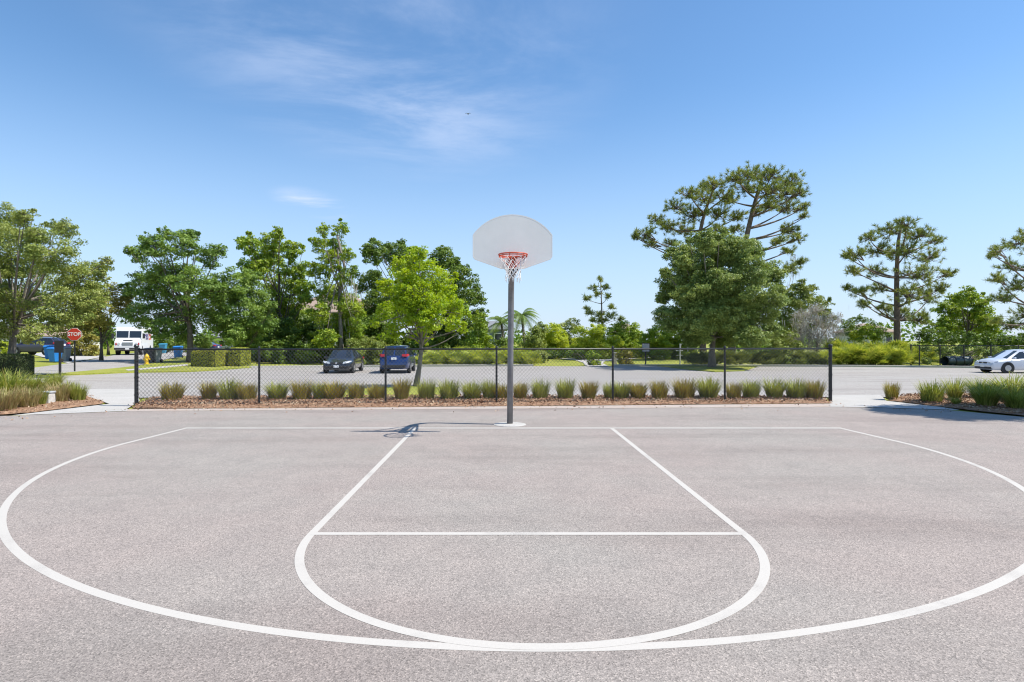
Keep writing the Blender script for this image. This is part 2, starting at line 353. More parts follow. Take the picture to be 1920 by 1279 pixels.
def leaf_quads(C, size, rng, outward=None, up=0.5, aspect=0.55, droop=0.0):
    n = len(C); nr = rng.normal(size=(n, 3)); nr[:, 2] += up
    if outward is not None: nr += outward * 0.9
    nr = unit(nr); u = unit(np.cross(nr, rng.normal(size=(n, 3))))
    if droop: u[:, 2] -= droop; u = unit(u)
    v = unit(np.cross(nr, u)); L = (size * rng.uniform(0.65, 1.35, n))[:, None]
    Vv = np.stack([C - u * L * .5, C + v * L * aspect * .5 + nr * L * .06, C + u * L * .5, C - v * L * aspect * .5 + nr * L * .06], 1).reshape(-1, 3)
    return Vv, np.arange(4 * n).reshape(n, 4)
def sheet(name, poly, m, dz=0.0, step=3.0, kind='structure', thick=0.0, follow=True):
    """flat piece of ground: polygon of (X,Y), draped over the land dz above it; thick > 0 gives it a kerb face"""
    bm = bmesh.new(); vs = [bm.verts.new((x, y, 0)) for x, y in poly]; bm.faces.new(vs)
    if follow:
        for ax in (0, 1):
            lo = min(p[ax] for p in poly); hi = max(p[ax] for p in poly)
            a, b = (-30, -12) if ax == 0 else (16.5, 36.5); k = a
            while k <= b + 1e-6:
                if lo < k < hi:
                    no = (1, 0, 0) if ax == 0 else (0, 1, 0); co = (k, 0, 0) if ax == 0 else (0, k, 0)
                    bmesh.ops.bisect_plane(bm, geom=bm.verts[:] + bm.edges[:] + bm.faces[:], plane_co=co, plane_no=no)
                k += 2.0
    bmesh.ops.triangulate(bm, faces=bm.faces[:])
    for v in bm.verts: v.co.z = (g(v.co.x, v.co.y) if follow else 0) + dz
    if thick:
        e = bmesh.ops.extrude_face_region(bm, geom=bm.faces[:])
        for v in [x for x in e['geom'] if isinstance(x, bmesh.types.BMVert)]: v.co.z -= thick
    bmesh.ops.recalc_face_normals(bm, faces=bm.faces)
    me = bpy.data.meshes.new(name)
    if not thick and bm.faces and bm.faces[:][0].normal.z < 0: bmesh.ops.reverse_faces(bm, faces=bm.faces)
    bm.to_mesh(me); bm.free(); me.materials.append(M[m])
    return tag(link(bpy.data.objects.new(name, me)), kind=kind)
def px_poly(pts): return [P(*p) for p in pts]

# ------------------------------------------------------------------ setting: ground, court, road, walks, beds
sheet('ground', [(-900, -40), (900, -40), (900, 1800), (-900, 1800)], 'lawn', -0.03)
CE = [(-18.0, 11.2), P(-60, 781), P(20, 779.5), P(240, 771), P(960, 766.5), P(1560, 763), P(1640, 764.5), P(1780, 769), P(1920, 782), (18.0, 11.0)]
sheet('court', [(-18, -8)] + CE + [(18, -8)], 'court', 0.0, follow=False)
BL, BR = P(238, 767.5), P(1562, 757.0)          # front edge of the mulch bed along the fence
sheet('court_edge', [P(236, 771.2), P(960, 766.6), P(1562, 763.1), BR, P(960, 762), BL], 'pinkdust', 0.004, follow=False)
# asphalt lot behind the fence, the street to the left, concrete walks
lot = px_poly([(-60, 707.5), (60, 706.5), (150, 703.5), (240, 699.5), (352, 698), (468, 690), (620, 688.5), (1000, 686.5), (1560, 687.8), (1920, 691)]) + [(95, 42.0), (95, 17.0), (12, 16.6), (-9, 16.6), (-11.5, 16.2), (-40, 17.5)]
sheet('parking_lot', lot, 'road', 0.0)
sheet('street', px_poly([(-420, 712), (-420, 692), (50, 691), (140, 680), (222, 664.5), (330, 656), (560, 652), (560, 657), (420, 660), (352, 667), (300, 676), (262, 685), (190, 693.5), (60, 704)]), 'road', 0.004)
sheet('concrete_walk', px_poly([(22, 779.3), (205, 757.5), (168, 745), (148, 735), (140, 730), (252, 730), (262, 752), (240, 766), (238, 771)]), 'concrete', 0.006)
sheet('concrete_path', px_poly([(1556, 763), (1556, 741), (1650, 741), (1662, 752), (1765, 763.5), (1800, 769.3), (1640, 764.2)]), 'concrete', 0.006)
sheet('pavement', px_poly([(1098, 686.6), (1093, 680), (1078, 675.5), (1050, 672.5), (1050, 671.3), (1110, 671.6), (1170, 671), (1230, 667.5), (1300, 665.5), (1300, 667), (1232, 669.5), (1170, 674), (1134, 677.5), (1130, 681.5), (1142, 686.7)]), 'concrete', 0.012)
sheet('driveway', px_poly([(128, 681), (200, 668), (160, 663), (80, 660.5), (60, 664), (96, 674)]), 'concrete', 0.008)
# raised turf: island by the bright tree, verge left of the hedge, island round the big oak
sheet('turf_island', px_poly([(640, 748), (640, 735), (690, 730), (770, 726), (835, 729), (862, 738), (862, 748)]), 'lawn', 0.05, thick=0.12)
sheet('turf_verge', px_poly([(92, 703.4), (150, 698), (262, 686.5), (352, 671), (480, 668), (480, 689.5), (420, 693), (352, 697), (250, 698.5), (150, 702.5)]), 'lawn', 0.05, thick=0.12)
sheet('footpath', px_poly([(235, 694.5), (352, 684), (352, 687), (240, 697)]), 'concrete', 0.06)
sheet('oak_island', px_poly([(1230, 686.3), (1290, 685.5), (1370, 685.5), (1420, 688), (1395, 696), (1340, 698), (1295, 694)]), 'lawn', 0.06, thick=0.14)
# kerb on the far side of the lot
kb = px_poly([(468, 690), (620, 688.4), (800, 687.2), (1000, 686.4)]); kb2 = px_poly([(1150, 686.6), (1300, 686.6), (1560, 687.7), (1700, 688.5), (1920, 691)]) + [(95, 42.0)]
def kerb(pts):
    mb = MB()
    for (x0, y0), (x1, y1) in zip(pts[:-1], pts[1:]):
        z0, z1 = g(x0, y0), g(x1, y1)
        mb.add([(x0, y0, z0 - .05), (x1, y1, z1 - .05), (x1, y1, z1 + .12), (x0, y0, z0 + .12), (x0, y0 + .55, z0 + .12), (x1, y1 + .55, z1 + .12), (x0, y0 + .55, z0 - .05), (x1, y1 + .55, z1 - .05)], [(0, 1, 2, 3), (3, 2, 5, 4), (4, 5, 7, 6)])
    return mb
tag(kerb(kb).build('kerb', 'concrete'), kind='structure'); tag(kerb(kb2).build('kerb', 'concrete'), kind='structure')

# court markings: ribbons of paint, each a hair above the next so that no two overlap in one plane
CXC = 0.224; YB, YF, RK = 10.73, 4.885, 1.80; YA, RA = 9.10, 6.03; LW = 0.068
def ribbon(mb, pts, w, z):
    pts = [Vector((x, y)) for x, y in pts]; vs = []
    for i, p in enumerate(pts):
        t = (pts[min(i + 1, len(pts) - 1)] - pts[max(i - 1, 0)]).normalized(); nrm = Vector((-t.y, t.x)) * w / 2
        vs += [(p.x + nrm.x, p.y + nrm.y, z), (p.x - nrm.x, p.y - nrm.y, z)]
    mb.add(vs, [(2 * i, 2 * i + 1, 2 * i + 3, 2 * i + 2) for i in range(len(pts) - 1)])
mk = MB()
arc = [(CXC - 5.99, YB)] + [(CXC - (RA + .07) * math.cos(a), YA - RA * math.sin(a)) for a in np.linspace(0, math.pi, 160)] + [(CXC + 5.99, YB)]
ribbon(mk, arc, LW, 0.0010)
key = [(CXC - RK, YB)] + [(CXC - RK * math.cos(a), YF - RK * math.sin(a)) for a in np.linspace(0, math.pi, 90)] + [(CXC + RK, YB)]
ribbon(mk, key, LW, 0.0018)
ribbon(mk, [(CXC - RK, YF), (CXC + RK, YF)], LW, 0.0026)
ribbon(mk, [(CXC - 5.99 - LW / 2, YB + 0.01), (CXC + 5.99 + LW / 2, YB + 0.01)], 0.115, 0.0026)
tag(mk.build('court_markings', 'paint'), kind='structure')

# mulch beds
def bed(name, poly, seed):
    """low mound of mulch: fine grid clipped to the polygon"""
    bm = bmesh.new(); f = bm.faces.new([bm.verts.new((x, y, 0)) for x, y in poly])
    xs = [p[0] for p in poly]; ys = [p[1] for p in poly]
    for ax, lo, hi in ((0, min(xs), max(xs)), (1, min(ys), max(ys))):
        k = math.floor(lo / .25) * .25
        while k < hi:
            if k > lo: bmesh.ops.bisect_plane(bm, geom=bm.verts[:] + bm.edges[:] + bm.faces[:], plane_co=(k, 0, 0) if ax == 0 else (0, k, 0), plane_no=(1, 0, 0) if ax == 0 else (0, 1, 0))
            k += .25
    rnd = random.Random(seed)
    for v in bm.verts:
        edge = any(e.is_boundary for e in v.link_edges)
        v.co.z = g(v.co.x, v.co.y) + (0.012 if edge else 0.045 + rnd.uniform(-.02, .025))
    bmesh.ops.triangulate(bm, faces=bm.faces[:]); bmesh.ops.recalc_face_normals(bm, faces=bm.faces)
    me = bpy.data.meshes.new(name); bm.to_mesh(me); bm.free(); me.materials.append(M['mulch'])
    return tag(link(bpy.data.objects.new(name, me)), kind='structure')
def inside(poly, x, y):
    c = False; j = len(poly) - 1
    for i in range(len(poly)):
        (xi, yi), (xj, yj) = poly[i], poly[j]
        if (yi > y) != (yj > y) and x < (xj - xi) * (y - yi) / (yj - yi) + xi: c = not c
        j = i
    return c
FB0, FB1 = (-9.15, 13.75), (8.75, 14.85)
bed_mid = [P(248, 767), P(420, 766.2), P(600, 765), P(800, 763.2), P(960, 762), P(1200, 759.5), P(1400, 758), BR, (8.95, 16.5), (-1.6, 16.75), (-9.6, 16.3), (-9.1, 14.6)]
bed_left = [P(-150, 790), P(0, 778.5), P(60, 774), P(190, 758), P(196, 755.5), P(165, 744), P(140, 728), P(60, 714), P(-150, 716)]
bed_right = [P(1662, 751), P(1700, 755), P(1765, 763), P(1840, 772), P(1920, 780), P(2060, 795), P(2060, 742), P(1800, 739), P(1700, 742)]
chip_pts = []
for i, (nm, pl, n) in enumerate((('mulch_bed', bed_mid, 15000), ('mulch_bed', bed_left, 6000), ('mulch_bed', bed_right, 6500))):
    bed(nm, pl, i)
    rnd = random.Random(40 + i); x0, x1 = min(p[0] for p in pl), max(p[0] for p in pl); y0, y1 = min(p[1] for p in pl), max(p[1] for p in pl)
    k = 0
    while k < n:
        x, y = rnd.uniform(x0, x1), rnd.uniform(y0 - .15, y1)
        jx, jy = rnd.gauss(0, .06), rnd.gauss(0, .07)
        if inside(pl, x, y): chip_pts.append((x + jx, y + jy, g(x, y) + (0.03 if inside(pl, x + jx, y + jy) else 0.012) + rnd.uniform(0.012, 0.055))); k += 1
rnd = random.Random(9)
for _ in range(260):
    x = rnd.uniform(-11, 11); y = 13.9 + .068 * (x + 8) - abs(rnd.gauss(0, .55)) - (1.3 if abs(x) > 9 else .1); chip_pts.append((x, y, .014))
rng = np.random.RandomState(3)
V_, F_ = leaf_quads(np.array(chip_pts), np.full(len(chip_pts), 0.056), rng, None, 1.3, 0.45)
V_[:, 2] = np.maximum(V_[:, 2], 0.006)
tag(np_mesh('mulch_chips', V_, F_, 'chips'), 'loose red-brown wood chips spread over the planting beds', 'mulch', kind='stuff')

# ------------------------------------------------------------------ basketball hoop
def hoop():
    px_, py_ = PX(956, 11.2), 11.2
    t = thing('basketball_hoop', 'grey pole basketball hoop with white fan backboard, orange rim and net', 'basketball hoop', (px_, py_, 0))
    yb = 10.05 - py_; xc = PX(961, 10.05) - px_
    pts = [(0, 0, 0), (0.01, 0, 1.2), (0.02, 0, 2.15), (0.022, -.01, 2.32)]
    for a in np.linspace(0.15, 1, 9):
        pts.append((0.022 + (xc - 0.022) * a, -.01 - 0.62 * (1 - math.cos(a * math.pi / 2)) , 2.32 + 0.66 * math.sin(a * math.pi / 2)))
    pts.append((xc, yb + 0.12, 3.02))
    MB().tube(pts, 0.057, 20).build('pole', 'galv', t, smooth=True)
    MB().lathe([(0.0, -.05), (0.31, -.05), (0.31, 0.006), (0.26, 0.016), (0.08, 0.022), (0.0, 0.022)], 28).build('footing', 'concrete', t)
    # bracing behind the board
    br = MB()
    for sx_ in (-1, 1):
        br.tube([(xc, -.35, 2.82), (xc + sx_ * .32, yb + .045, 3.32)], 0.02, 8)
        br.tube([(xc, -.30, 2.78), (xc + sx_ * .22, yb + .045, 2.98)], 0.02, 8)
        br.box((xc + sx_ * .30, yb + .04, 3.2), (.05, .03, .62))
    br.box((xc, yb + .07, 3.02), (.34, .09, .26))
    br.build('mounting_bracket', 'galv', t)
    # fan-shaped backboard
    zb = HZ(504, 10.05); k = 10.05 / F
    hw = 0.683; zs, ze, zt = zb + 19 * k, zb + 63 * k, zb + 101.5 * k
    r_ = (hw * hw + (zt - ze) ** 2) / (2 * (zt - ze)); cz = zt - r_; a1 = math.asin(hw / r_)
    def fan(ins):
        o = [(-.20, zb + ins), (.20, zb + ins), (hw - .03 - ins * .6, zs - .012 + ins), (hw - ins, zs + .03), (hw - ins, ze)]
        o += [((r_ - ins) * math.sin(a), cz + (r_ - ins) * math.cos(a)) for a in np.linspace(a1 * .97, -a1 * .97, 40)]
        o += [(-hw + ins, ze), (-hw + ins, zs + .03), (-hw + .03 + ins * .6, zs - .012 + ins)]
        return [(x + xc, z) for x, z in o]
    bd = MB().prism(fan(0.018), 0.030, 'y', yb).build('backboard', 'board', t)
    lip = MB(); A, B = fan(0.0), fan(0.018); n = len(A)
    vs = [(a, yb - .016, z) for a, z in A] + [(a, yb - .016, z) for a, z in B] + [(a, yb + .022, z) for a, z in A] + [(a, yb + .022, z) for a, z in B]
    fs = []
    for i in range(n):
        j = (i + 1) % n; fs += [(i, j, n + j, n + i), (2 * n + i, 3 * n + i, 3 * n + j, 2 * n + j), (i, 2 * n + i, 2 * n + j, j), (n + i, n + j, 3 * n + j, 3 * n + i)]
    lip.add(vs, fs).build('rolled_edge', 'board', bd)
    # rim
    zr = 3.018; rr = 0.235; yr = yb - 0.40
    ring = [(xc + rr * math.sin(a), yr + rr * math.cos(a), zr) for a in np.linspace(0, 2 * math.pi, 49)]
    rim = MB().tube(ring, 0.0115, 10, False)
    ring2 = [(xc + (rr - .004) * math.sin(a), yr + (rr - .004) * math.cos(a), zr - .024) for a in np.linspace(0, 2 * math.pi, 49)]
    rim.tube(ring2, 0.008, 8, False)
    rm = rim.build('rim', 'orange', t, smooth=True)
    for i in range(12):
        a = 2 * math.pi * (i + .5) / 12; x, y = xc + rr * math.sin(a), yr + rr * math.cos(a)
        MB().tube([(x, y, zr - .008), (x, y, zr - .05)], 0.0065, 6).build('net_hook', 'orange', rm)
    # bracket between rim and board: back plate, top plate, two side cheeks, two braces
    yk = yr + rr
    b = MB(); b.box((xc, yb - .026, 2.945), (.135, .010, .21))
    b.box((xc, (yk + yb) / 2 + .005, zr - .004), (.115, yb - yk - .045, .010))
    for sx_ in (-1, 1):
        b.add([(xc + sx_ * .052 + d, yy, zz) for d in (-.004, .004) for yy, zz in ((yk - .02, zr - .012), (yb - .032, zr - .012), (yb - .032, zr - .17), (yk + .06, zr - .10))],
              [(0, 1, 2, 3), (7, 6, 5, 4), (0, 4, 5, 1), (1, 5, 6, 2), (2, 6, 7, 3), (3, 7, 4, 0)])
        a = 0.95
        b.tube([(xc + sx_ * rr * math.sin(a * 1.35), yr + rr * math.cos(a * 1.35), zr - .02), (xc + sx_ * .05, yb - .035, zr - .155)], 0.009, 8)
    b.build('rim_bracket', 'orange', t)
    # net: two families of cords crossing, narrowing to the hem, then a straighter skirt
    nt_ = MB(); N = 12
    def rad(s): return 0.232 - 0.118 * min(1, s / .62) ** 0.8 + 0.018 * max(0, (s - .62) / .38)
    def ptn(j, s, k): 
        a = 2 * math.pi * j / N + 0.03 * math.sin(j * 2.3 + k); r_n = rad(s) * (1 + 0.05 * math.sin(j * 1.7 + k))
        return (xc + 0.012 * s * math.sin(3 * s) + r_n * math.sin(a), yr + r_n * math.cos(a), zr - .045 - .37 * s + .012 * math.sin(j * 2.1 + 3 * k))
    lv = [0, .20, .38, .54, .68, .82, .94]
    for r in range(len(lv) - 1):
        for j in range(N):
            off = .5 * (r % 2)
            nt_.tube([ptn(j + off, lv[r], r), ptn(j + off + .5, lv[r + 1], r + 1)], 0.0046, 5)
            nt_.tube([ptn(j + off, lv[r], r), ptn(j + off - .5, lv[r + 1], r + 1)], 0.0046, 5)
    for j in range(N):
        s = (len(lv) - 1) % 2 * .5
        nt_.tube([ptn(j + s, lv[-1], 6), (ptn(j + s, lv[-1], 6)[0] + .012 * math.sin(j * 5), ptn(j + s, lv[-1], 6)[1], ptn(j + s, lv[-1], 6)[2] - .03 - .02 * (j % 3))], 0.005, 5)
    nt_.build('net', 'net', t)
hoop()

# ------------------------------------------------------------------ chain link fences
def chain_fence(name, label, A, B, posts, h, pitch, wire, rpost, rend, rail, group=None):
    """A, B = (X,Y) ends, posts = fractions along; parts: posts, rail, fabric, tension wire"""
    A = Vector((A[0], A[1], g(*A))); B = Vector((B[0], B[1], g(*B))); D = B - A; L = D.length; u = D / L
    t = thing(name, label, 'fence', A, 0, group)
    up = Vector((0, 0, 1)); nrm = u.cross(up).normalized()
    for f in posts:
        end = f in (0, 1); r = rend if end else rpost; p = D * f
        hh = h + (0.05 if end else 0.0)
        mb = MB().tube([p + up * -.05, p + up * (hh + .01)], r, 12)
        mb.lathe([(r * 1.25, 0), (r * 1.25, .03), (r * .9, .055), (0.004, .07)], 12, tuple(p + up * hh))
        for z in (h * .2, h * .5, h * .8): mb.lathe([(r * 1.0, -.012), (r * 1.18, -.012), (r * 1.18, .012), (r, .012)], 12, tuple(p + up * z))
        mb.build('post', 'black', t, smooth=False)
    MB().tube([up * (h - .01), D + up * (h - .01)], rail, 10).build('top_rail', 'black', t, smooth=True)
    MB().tube([up * .06 + nrm * .03, D + up * .06 + nrm * .03], wire * 1.0, 6).build('tension_wire', 'wire', t)
    z0, z1 = 0.04, h - 0.02; H = z1 - z0; fab = MB(); slope = 1.05
    n0 = int(-H / slope / pitch) - 1; n1 = int(L / pitch) + int(H / slope / pitch) + 2
    for fam in (-1, 1):
        for i in range(n0, n1):
            s0 = i * pitch; a, bb = (s0, s0 + H / slope) if fam > 0 else (s0 + H / slope, s0)
            def clip(sa, za, sb, zb):
                pts = []
                for (s1, zz1, s2, zz2) in ((sa, za, sb, zb), (sb, zb, sa, za)):
                    if s1 < 0:
                        if s2 <= 0: return None
                        k = -s1 / (s2 - s1); pts.append((0, zz1 + k * (zz2 - zz1)))
                    elif s1 > L:
                        if s2 >= L: return None
                        k = (L - s1) / (s2 - s1); pts.append((L, zz1 + k * (zz2 - zz1)))
                    else: pts.append((s1, zz1))
                return pts
            c = clip(a, z0, bb, z1)
            if not c: continue
            off = nrm * (.034 + .003 * fam)
            zz = D.z
            fab.tube([u * c[0][0] + up * c[0][1] + off, u * c[1][0] + up * c[1][1] + off], wire, 4, False)
    fab.build('wire_fabric', 'wire', t)
    return t
FA, FBp = (-8.87, 14.27), (8.70, 15.50)
fx = [256, 486, 723, 931, 1149, 1359, 1557]
def fence_frac(px):
    # where the sight line of that column meets the fence line
    k = (px - CX) / F; dx, dy = FBp[0] - FA[0], FBp[1] - FA[1]
    return (k * FA[1] - FA[0]) / (dx - k * dy)
fr = [fence_frac(p) for p in fx]; fr[0] = 0; fr[-1] = 1
chain_fence('chain_link_fence', 'long low black chain-link fence along the far edge of the court', FA, FBp, fr, 1.395, 0.092, 0.0031, 0.026, 0.045, 0.021)
chain_fence('chain_link_fence', 'distant black chain-link fence on the lawn behind the white car', P(1708, 686), (46, 44.5), [0, .045, .155, .28, .42, .56, .70, .84, 1], 1.62, 0.22, 0.004, 0.045, 0.05, 0.035)
# ------------------------------------------------------------------ foliage builders
def tubes_np(mb): return mb
def bez(a, b, c, n=6):
    return [a * (1 - t) ** 2 + b * 2 * t * (1 - t) + c * t * t for t in np.linspace(0, 1, n)]
def lobe_points(lobes, Y, rng, depth=0.75):
    """lobes: (px, py, radius px [, depth -1..1]) -> centres and radii in metres, spread in depth round Y"""
    xs = [l[0] for l in lobes]; mid, half = (min(xs) + max(xs)) / 2, max((max(xs) - min(xs)) / 2 + 20, 25) ; out = []
    for i, l in enumerate(lobes):
        hw = half * Y / F * math.sqrt(max(0.08, 1 - ((l[0] - mid) / (half * 1.15)) ** 2))
        d = l[3] if len(l) > 3 else (((i * 0.618034) % 1) * 2 - 1)
        yy = Y + d * depth * hw
        out.append((np.array([PX(l[0], yy), yy, HZ(l[1], yy)]), l[2] * yy / F))
    return out
def crown_leaves(L, base, rng, leaf, cover, ncl, up, flat, inner=0.25, aspect=0.55):
    C, O, twigs = [], [], []
    for c, r in L:
        ncl_ = max(6, int(ncl * rng.uniform(.85, 1.15)))
        d = unit(rng.normal(size=(ncl_, 3)) + np.array([0, 0, .15]))
        cc = c + d * (r * rng.uniform(.48, 1.02, ncl_))[:, None] * np.array([1, 1, .9])
        cr = r * rng.uniform(.17, .38, ncl_)
        tot = cover * 1.95 * 4 * math.pi * r * r / (leaf * leaf * aspect)
        w = cr ** 2 / (cr ** 2).sum()
        for k in range(ncl_):
            n = max(4, int(tot * w[k]))
            q = unit(rng.normal(size=(n, 3))) * (rng.uniform(0, 1, n) ** .45)[:, None]
            q[:, 2] *= flat
            p = cc[k] + q * cr[k]; C.append(p); O.append(unit(q * .6 + d[k] * .7 + 1e-6))
            twigs.append((c, cc[k], r))
        n = int(tot * inner)
        q = unit(rng.normal(size=(n, 3))) * (rng.uniform(0, 1, n) ** .4 * .75)[:, None]
        C.append(c + q * r); O.append(q)
    C = np.concatenate(C); O = np.concatenate(O)
    C[:, 2] = np.maximum(C[:, 2], base[2] + .05)
    return C - base, O, [(a - base, b - base, r) for a, b, r in twigs]
def moss_strands(pts, rng, length, n_each, base, w=0.05):
    V, Fc = [], []
    for p, r in pts:
        for _ in range(n_each):
            o = p + rng.normal(size=3) * np.array([r, r, r * .6]) * .6 - base; ln = length * rng.uniform(.4, 1.2); a = rng.uniform(0, math.pi)
            dx = np.array([math.cos(a), math.sin(a), 0]) * w * rng.uniform(.5, 1.2); sw = rng.normal(size=3) * .08 * ln; sw[2] = 0
            i = len(V)
            V += [o - dx * .6, o + dx * .6, o + dx + sw - [0, 0, ln * .55], o - dx + sw - [0, 0, ln * .55], o + dx * .25 + sw * 1.6 - [0, 0, ln], o - dx * .25 + sw * 1.6 - [0, 0, ln]]
            Fc += [(i, i + 1, i + 2, i + 3), (i + 3, i + 2, i + 4, i + 5)]
    return np.array(V), np.array(Fc)
def broadleaf(label, bpx, Y, lobes, leafm, barkm='bark', leaf=0.17, cover=0.75, ncl=20, tr=0.16, seed=1, group='trees round the court', name='leafy_tree', trunk=None, depth=.72, up=.9, flat=.55, moss=None, mossn=25, mossl=1.2, inner=.42, cat='tree', stems=1):
    rng = np.random.RandomState(seed); X = PX(bpx, Y); z = g(X, Y); base = np.array([X, Y, z])
    t = thing(name, label, cat, (X, Y, z), 0, group)
    if cat == 'tree' and cover > .3:      # ragged sprigs standing out of the crown
        for q in list(lobes):
            if q[2] > 15 and rng.uniform() < .75:
                an = rng.uniform(-.35, math.pi + .35); lobes = lobes + [(q[0] + math.cos(an) * q[2] * 1.0, q[1] - math.sin(an) * q[2] * 1.0, q[2] * rng.uniform(.18, .32)) + ((q[3],) if len(q) > 3 else ())]
    L = lobe_points(lobes, Y, rng, depth)
    leaf *= 1.08; ncl = int(ncl * 1.5)
    C, O, tw = crown_leaves(L, base, rng, leaf, cover, ncl, up, flat, inner)
    V, Fc = leaf_quads(C, np.full(len(C), leaf), rng, O, up)
    np_mesh('crown', V, Fc, leafm, t)
    mb = MB(); cen = np.mean([c for c, r in L], axis=0) - base
    if trunk: path = [np.array([PX(a, Y) - X, 0, HZ(b, Y) - z]) for a, b in trunk]
    else:
        low = min(c[2] - r for c, r in L) - z
        path = [np.array([0, 0, max(low, .3) * .9]), np.array([cen[0] * .6, cen[1] * .5, cen[2]])]
    path = [np.zeros(3) - [0, 0, .1]] + path; n = len(path)
    rad = [tr * (1.35 if i == 0 else 1 - .6 * i / (n - 1)) for i in range(n)]
    for s in range(stems):
        sh = np.array([math.cos(s * 2.4), math.sin(s * 2.4), 0]) * (0.25 if stems > 1 else 0)
        mb.tube([p + sh * (1 + .5 * i) for i, p in enumerate(path)], rad, 9)
    fork = path[1] if n < 4 else path[2]
    for c, r in L:
        c = c - base; a = fork + (path[-1] - fork) * rng.uniform(0, .8)
        midp = a * .5 + c * .5 + np.array([0, 0, -.15 * abs(c[2] - a[2])]) + rng.normal(size=3) * .15
        mb.tube(bez(a, midp, c), list(np.linspace(tr * .30, tr * .07, 6)), 6, False)
    for a, b, r in tw[::2]:
        mb.tube([a * .85 + b * .15, a * .4 + b * .6 + rng.normal(size=3) * .08 * r, b], [tr * .10, tr * .06, .008], 4, False)
    mb.build('trunk', barkm, t, smooth=True)
    if moss:
        mp_ = lobe_points(moss, Y, rng, depth * .8)
        V, Fc = moss_strands(mp_, rng, mossl, mossn, base, .035)
        tag(np_mesh('hanging_moss', V, Fc, 'moss', t), kind='stuff')
    return t
def bush(label, bpx, Y, lobes, leafm, leaf=0.15, cover=.8, ncl=16, seed=1, group='shrubs beyond the parking lot', name='shrub', cat='shrub', depth=.6):
    lobes = [(q[0], q[1], q[2] * 1.14) + tuple(q[3:]) for q in lobes]
    yg = HY + (CH - g(PX(bpx, Y), Y)) * F / Y
    lobes = lobes + [(a + 3, yg - c * .55, c * .9) for a, b, c in [q[:3] for q in lobes] if b + c < yg - 2]
    return broadleaf(label, bpx, Y, lobes, leafm, 'bark', leaf, cover, ncl, .05, seed, group, name, None, depth, .9, .6, inner=.35, cat=cat, stems=3)
def needle_tufts(P0, A, rng, nn, ln, w):
    """stars of thin needles: P0 (k,3) tuft points, A (k,3) twig directions"""
    k = len(P0); P_ = np.repeat(P0, nn, 0); ax = np.repeat(A, nn, 0)
    d = unit(rng.normal(size=(k * nn, 3)) * .75 + ax * .75 + np.array([0, 0, .12])); l = (ln * rng.uniform(.7, 1.2, k * nn))[:, None]
    s = unit(np.cross(d, rng.normal(size=d.shape))) * w
    b = P_ - ax * (rng.uniform(0, .6, k * nn)[:, None] * ln)
    V = np.stack([b - s, b + s, b + d * l + s * .5, b + d * l - s * .5], 1).reshape(-1, 3)
    return V, np.arange(4 * k * nn).reshape(-1, 4)
def pine(label, bpx, Y, trunk, pads, seed, tr=.2, tufts=26, nn=26, ln=.38, w=.022, group='tall pines', moss=None, name='pine_tree', depth=.8):
    rng = np.random.RandomState(seed); X = PX(bpx, Y); z = g(X, Y); base = np.array([X, Y, z])
    t = thing(name, label, 'tree', (X, Y, z), 0, group)
    path = [np.zeros(3) - [0, 0, .1]] + [np.array([PX(a, Y) - X, 0, HZ(b, Y) - z]) for a, b in trunk]; n = len(path)
    # smooth the trunk and taper it
    mb = MB(); fine = [path[0]]
    for i in range(n - 1):
        for s in (.33, .66, 1): fine.append(path[i] * (1 - s) + path[i + 1] * s)
    for i in range(1, len(fine) - 1): fine[i] = fine[i] * .6 + (fine[i - 1] + fine[i + 1]) * .2
    mb.tube(fine, list(np.linspace(tr, tr * .28, len(fine))), 10)
    P0, A0 = [], []
    for c, r in lobe_points(pads, Y, rng, depth):
        c = c - base
        # the limb leaves the trunk a little below the pad
        zt = max(min(c[2] - .45 * np.linalg.norm(c[:2] - fine[len(fine) // 2][:2]) * .8, fine[-1][2] - .2), fine[-1][2] * .35)
        j = min(range(len(fine)), key=lambda q: abs(fine[q][2] - zt)); a = fine[j]
        md = a * .45 + c * .55 + np.array([0, 0, -.12 * np.linalg.norm(c - a)]) + rng.normal(size=3) * .25
        tip = c + np.array([0, 0, -.15 * r])
        mb.tube(bez(a, md, tip, 8), list(np.linspace(tr * .30, tr * .09, 8)), 6, False)
        r = r * 1.28; k = int(tufts * 0.95 * (r / .9) ** 1.5) + 6
        d = unit(rng.normal(size=(k, 3)) + np.array([0, 0, .25])); rr = r * rng.uniform(.25, 1.05, k) ** .75
        q = c + d * rr[:, None] * np.array([1, 1, .55]) + rng.normal(size=(k, 3)) * .12 * r; ax = unit(q - (c - np.array([0, 0, .5 * r])))
        P0.append(q); A0.append(ax)
        for i in range(0, k, 1):
            mid = tip * .45 + q[i] * .55 + rng.normal(size=3) * .06 * r - np.array([0, 0, .06 * r])
            mb.tube([tip * .8 + a * .2 if i % 3 == 0 else tip, mid, q[i]], [tr * .085, tr * .06, .012], 4, False)
    mb.build('trunk', 'bark_pine', t, smooth=True)
    V, Fc = needle_tufts(np.concatenate(P0), np.concatenate(A0), rng, nn, ln, w)
    np_mesh('crown', V, Fc, 'pine', t)
    if moss:
        V, Fc = moss_strands([(c, r) for c, r in lobe_points(moss, Y, rng, .3)], rng, .8, 22, base, .022)
        tag(np_mesh('hanging_moss', V, Fc, 'moss', t), kind='stuff')
    return t

GT = 'broadleaf trees round the parking lot'
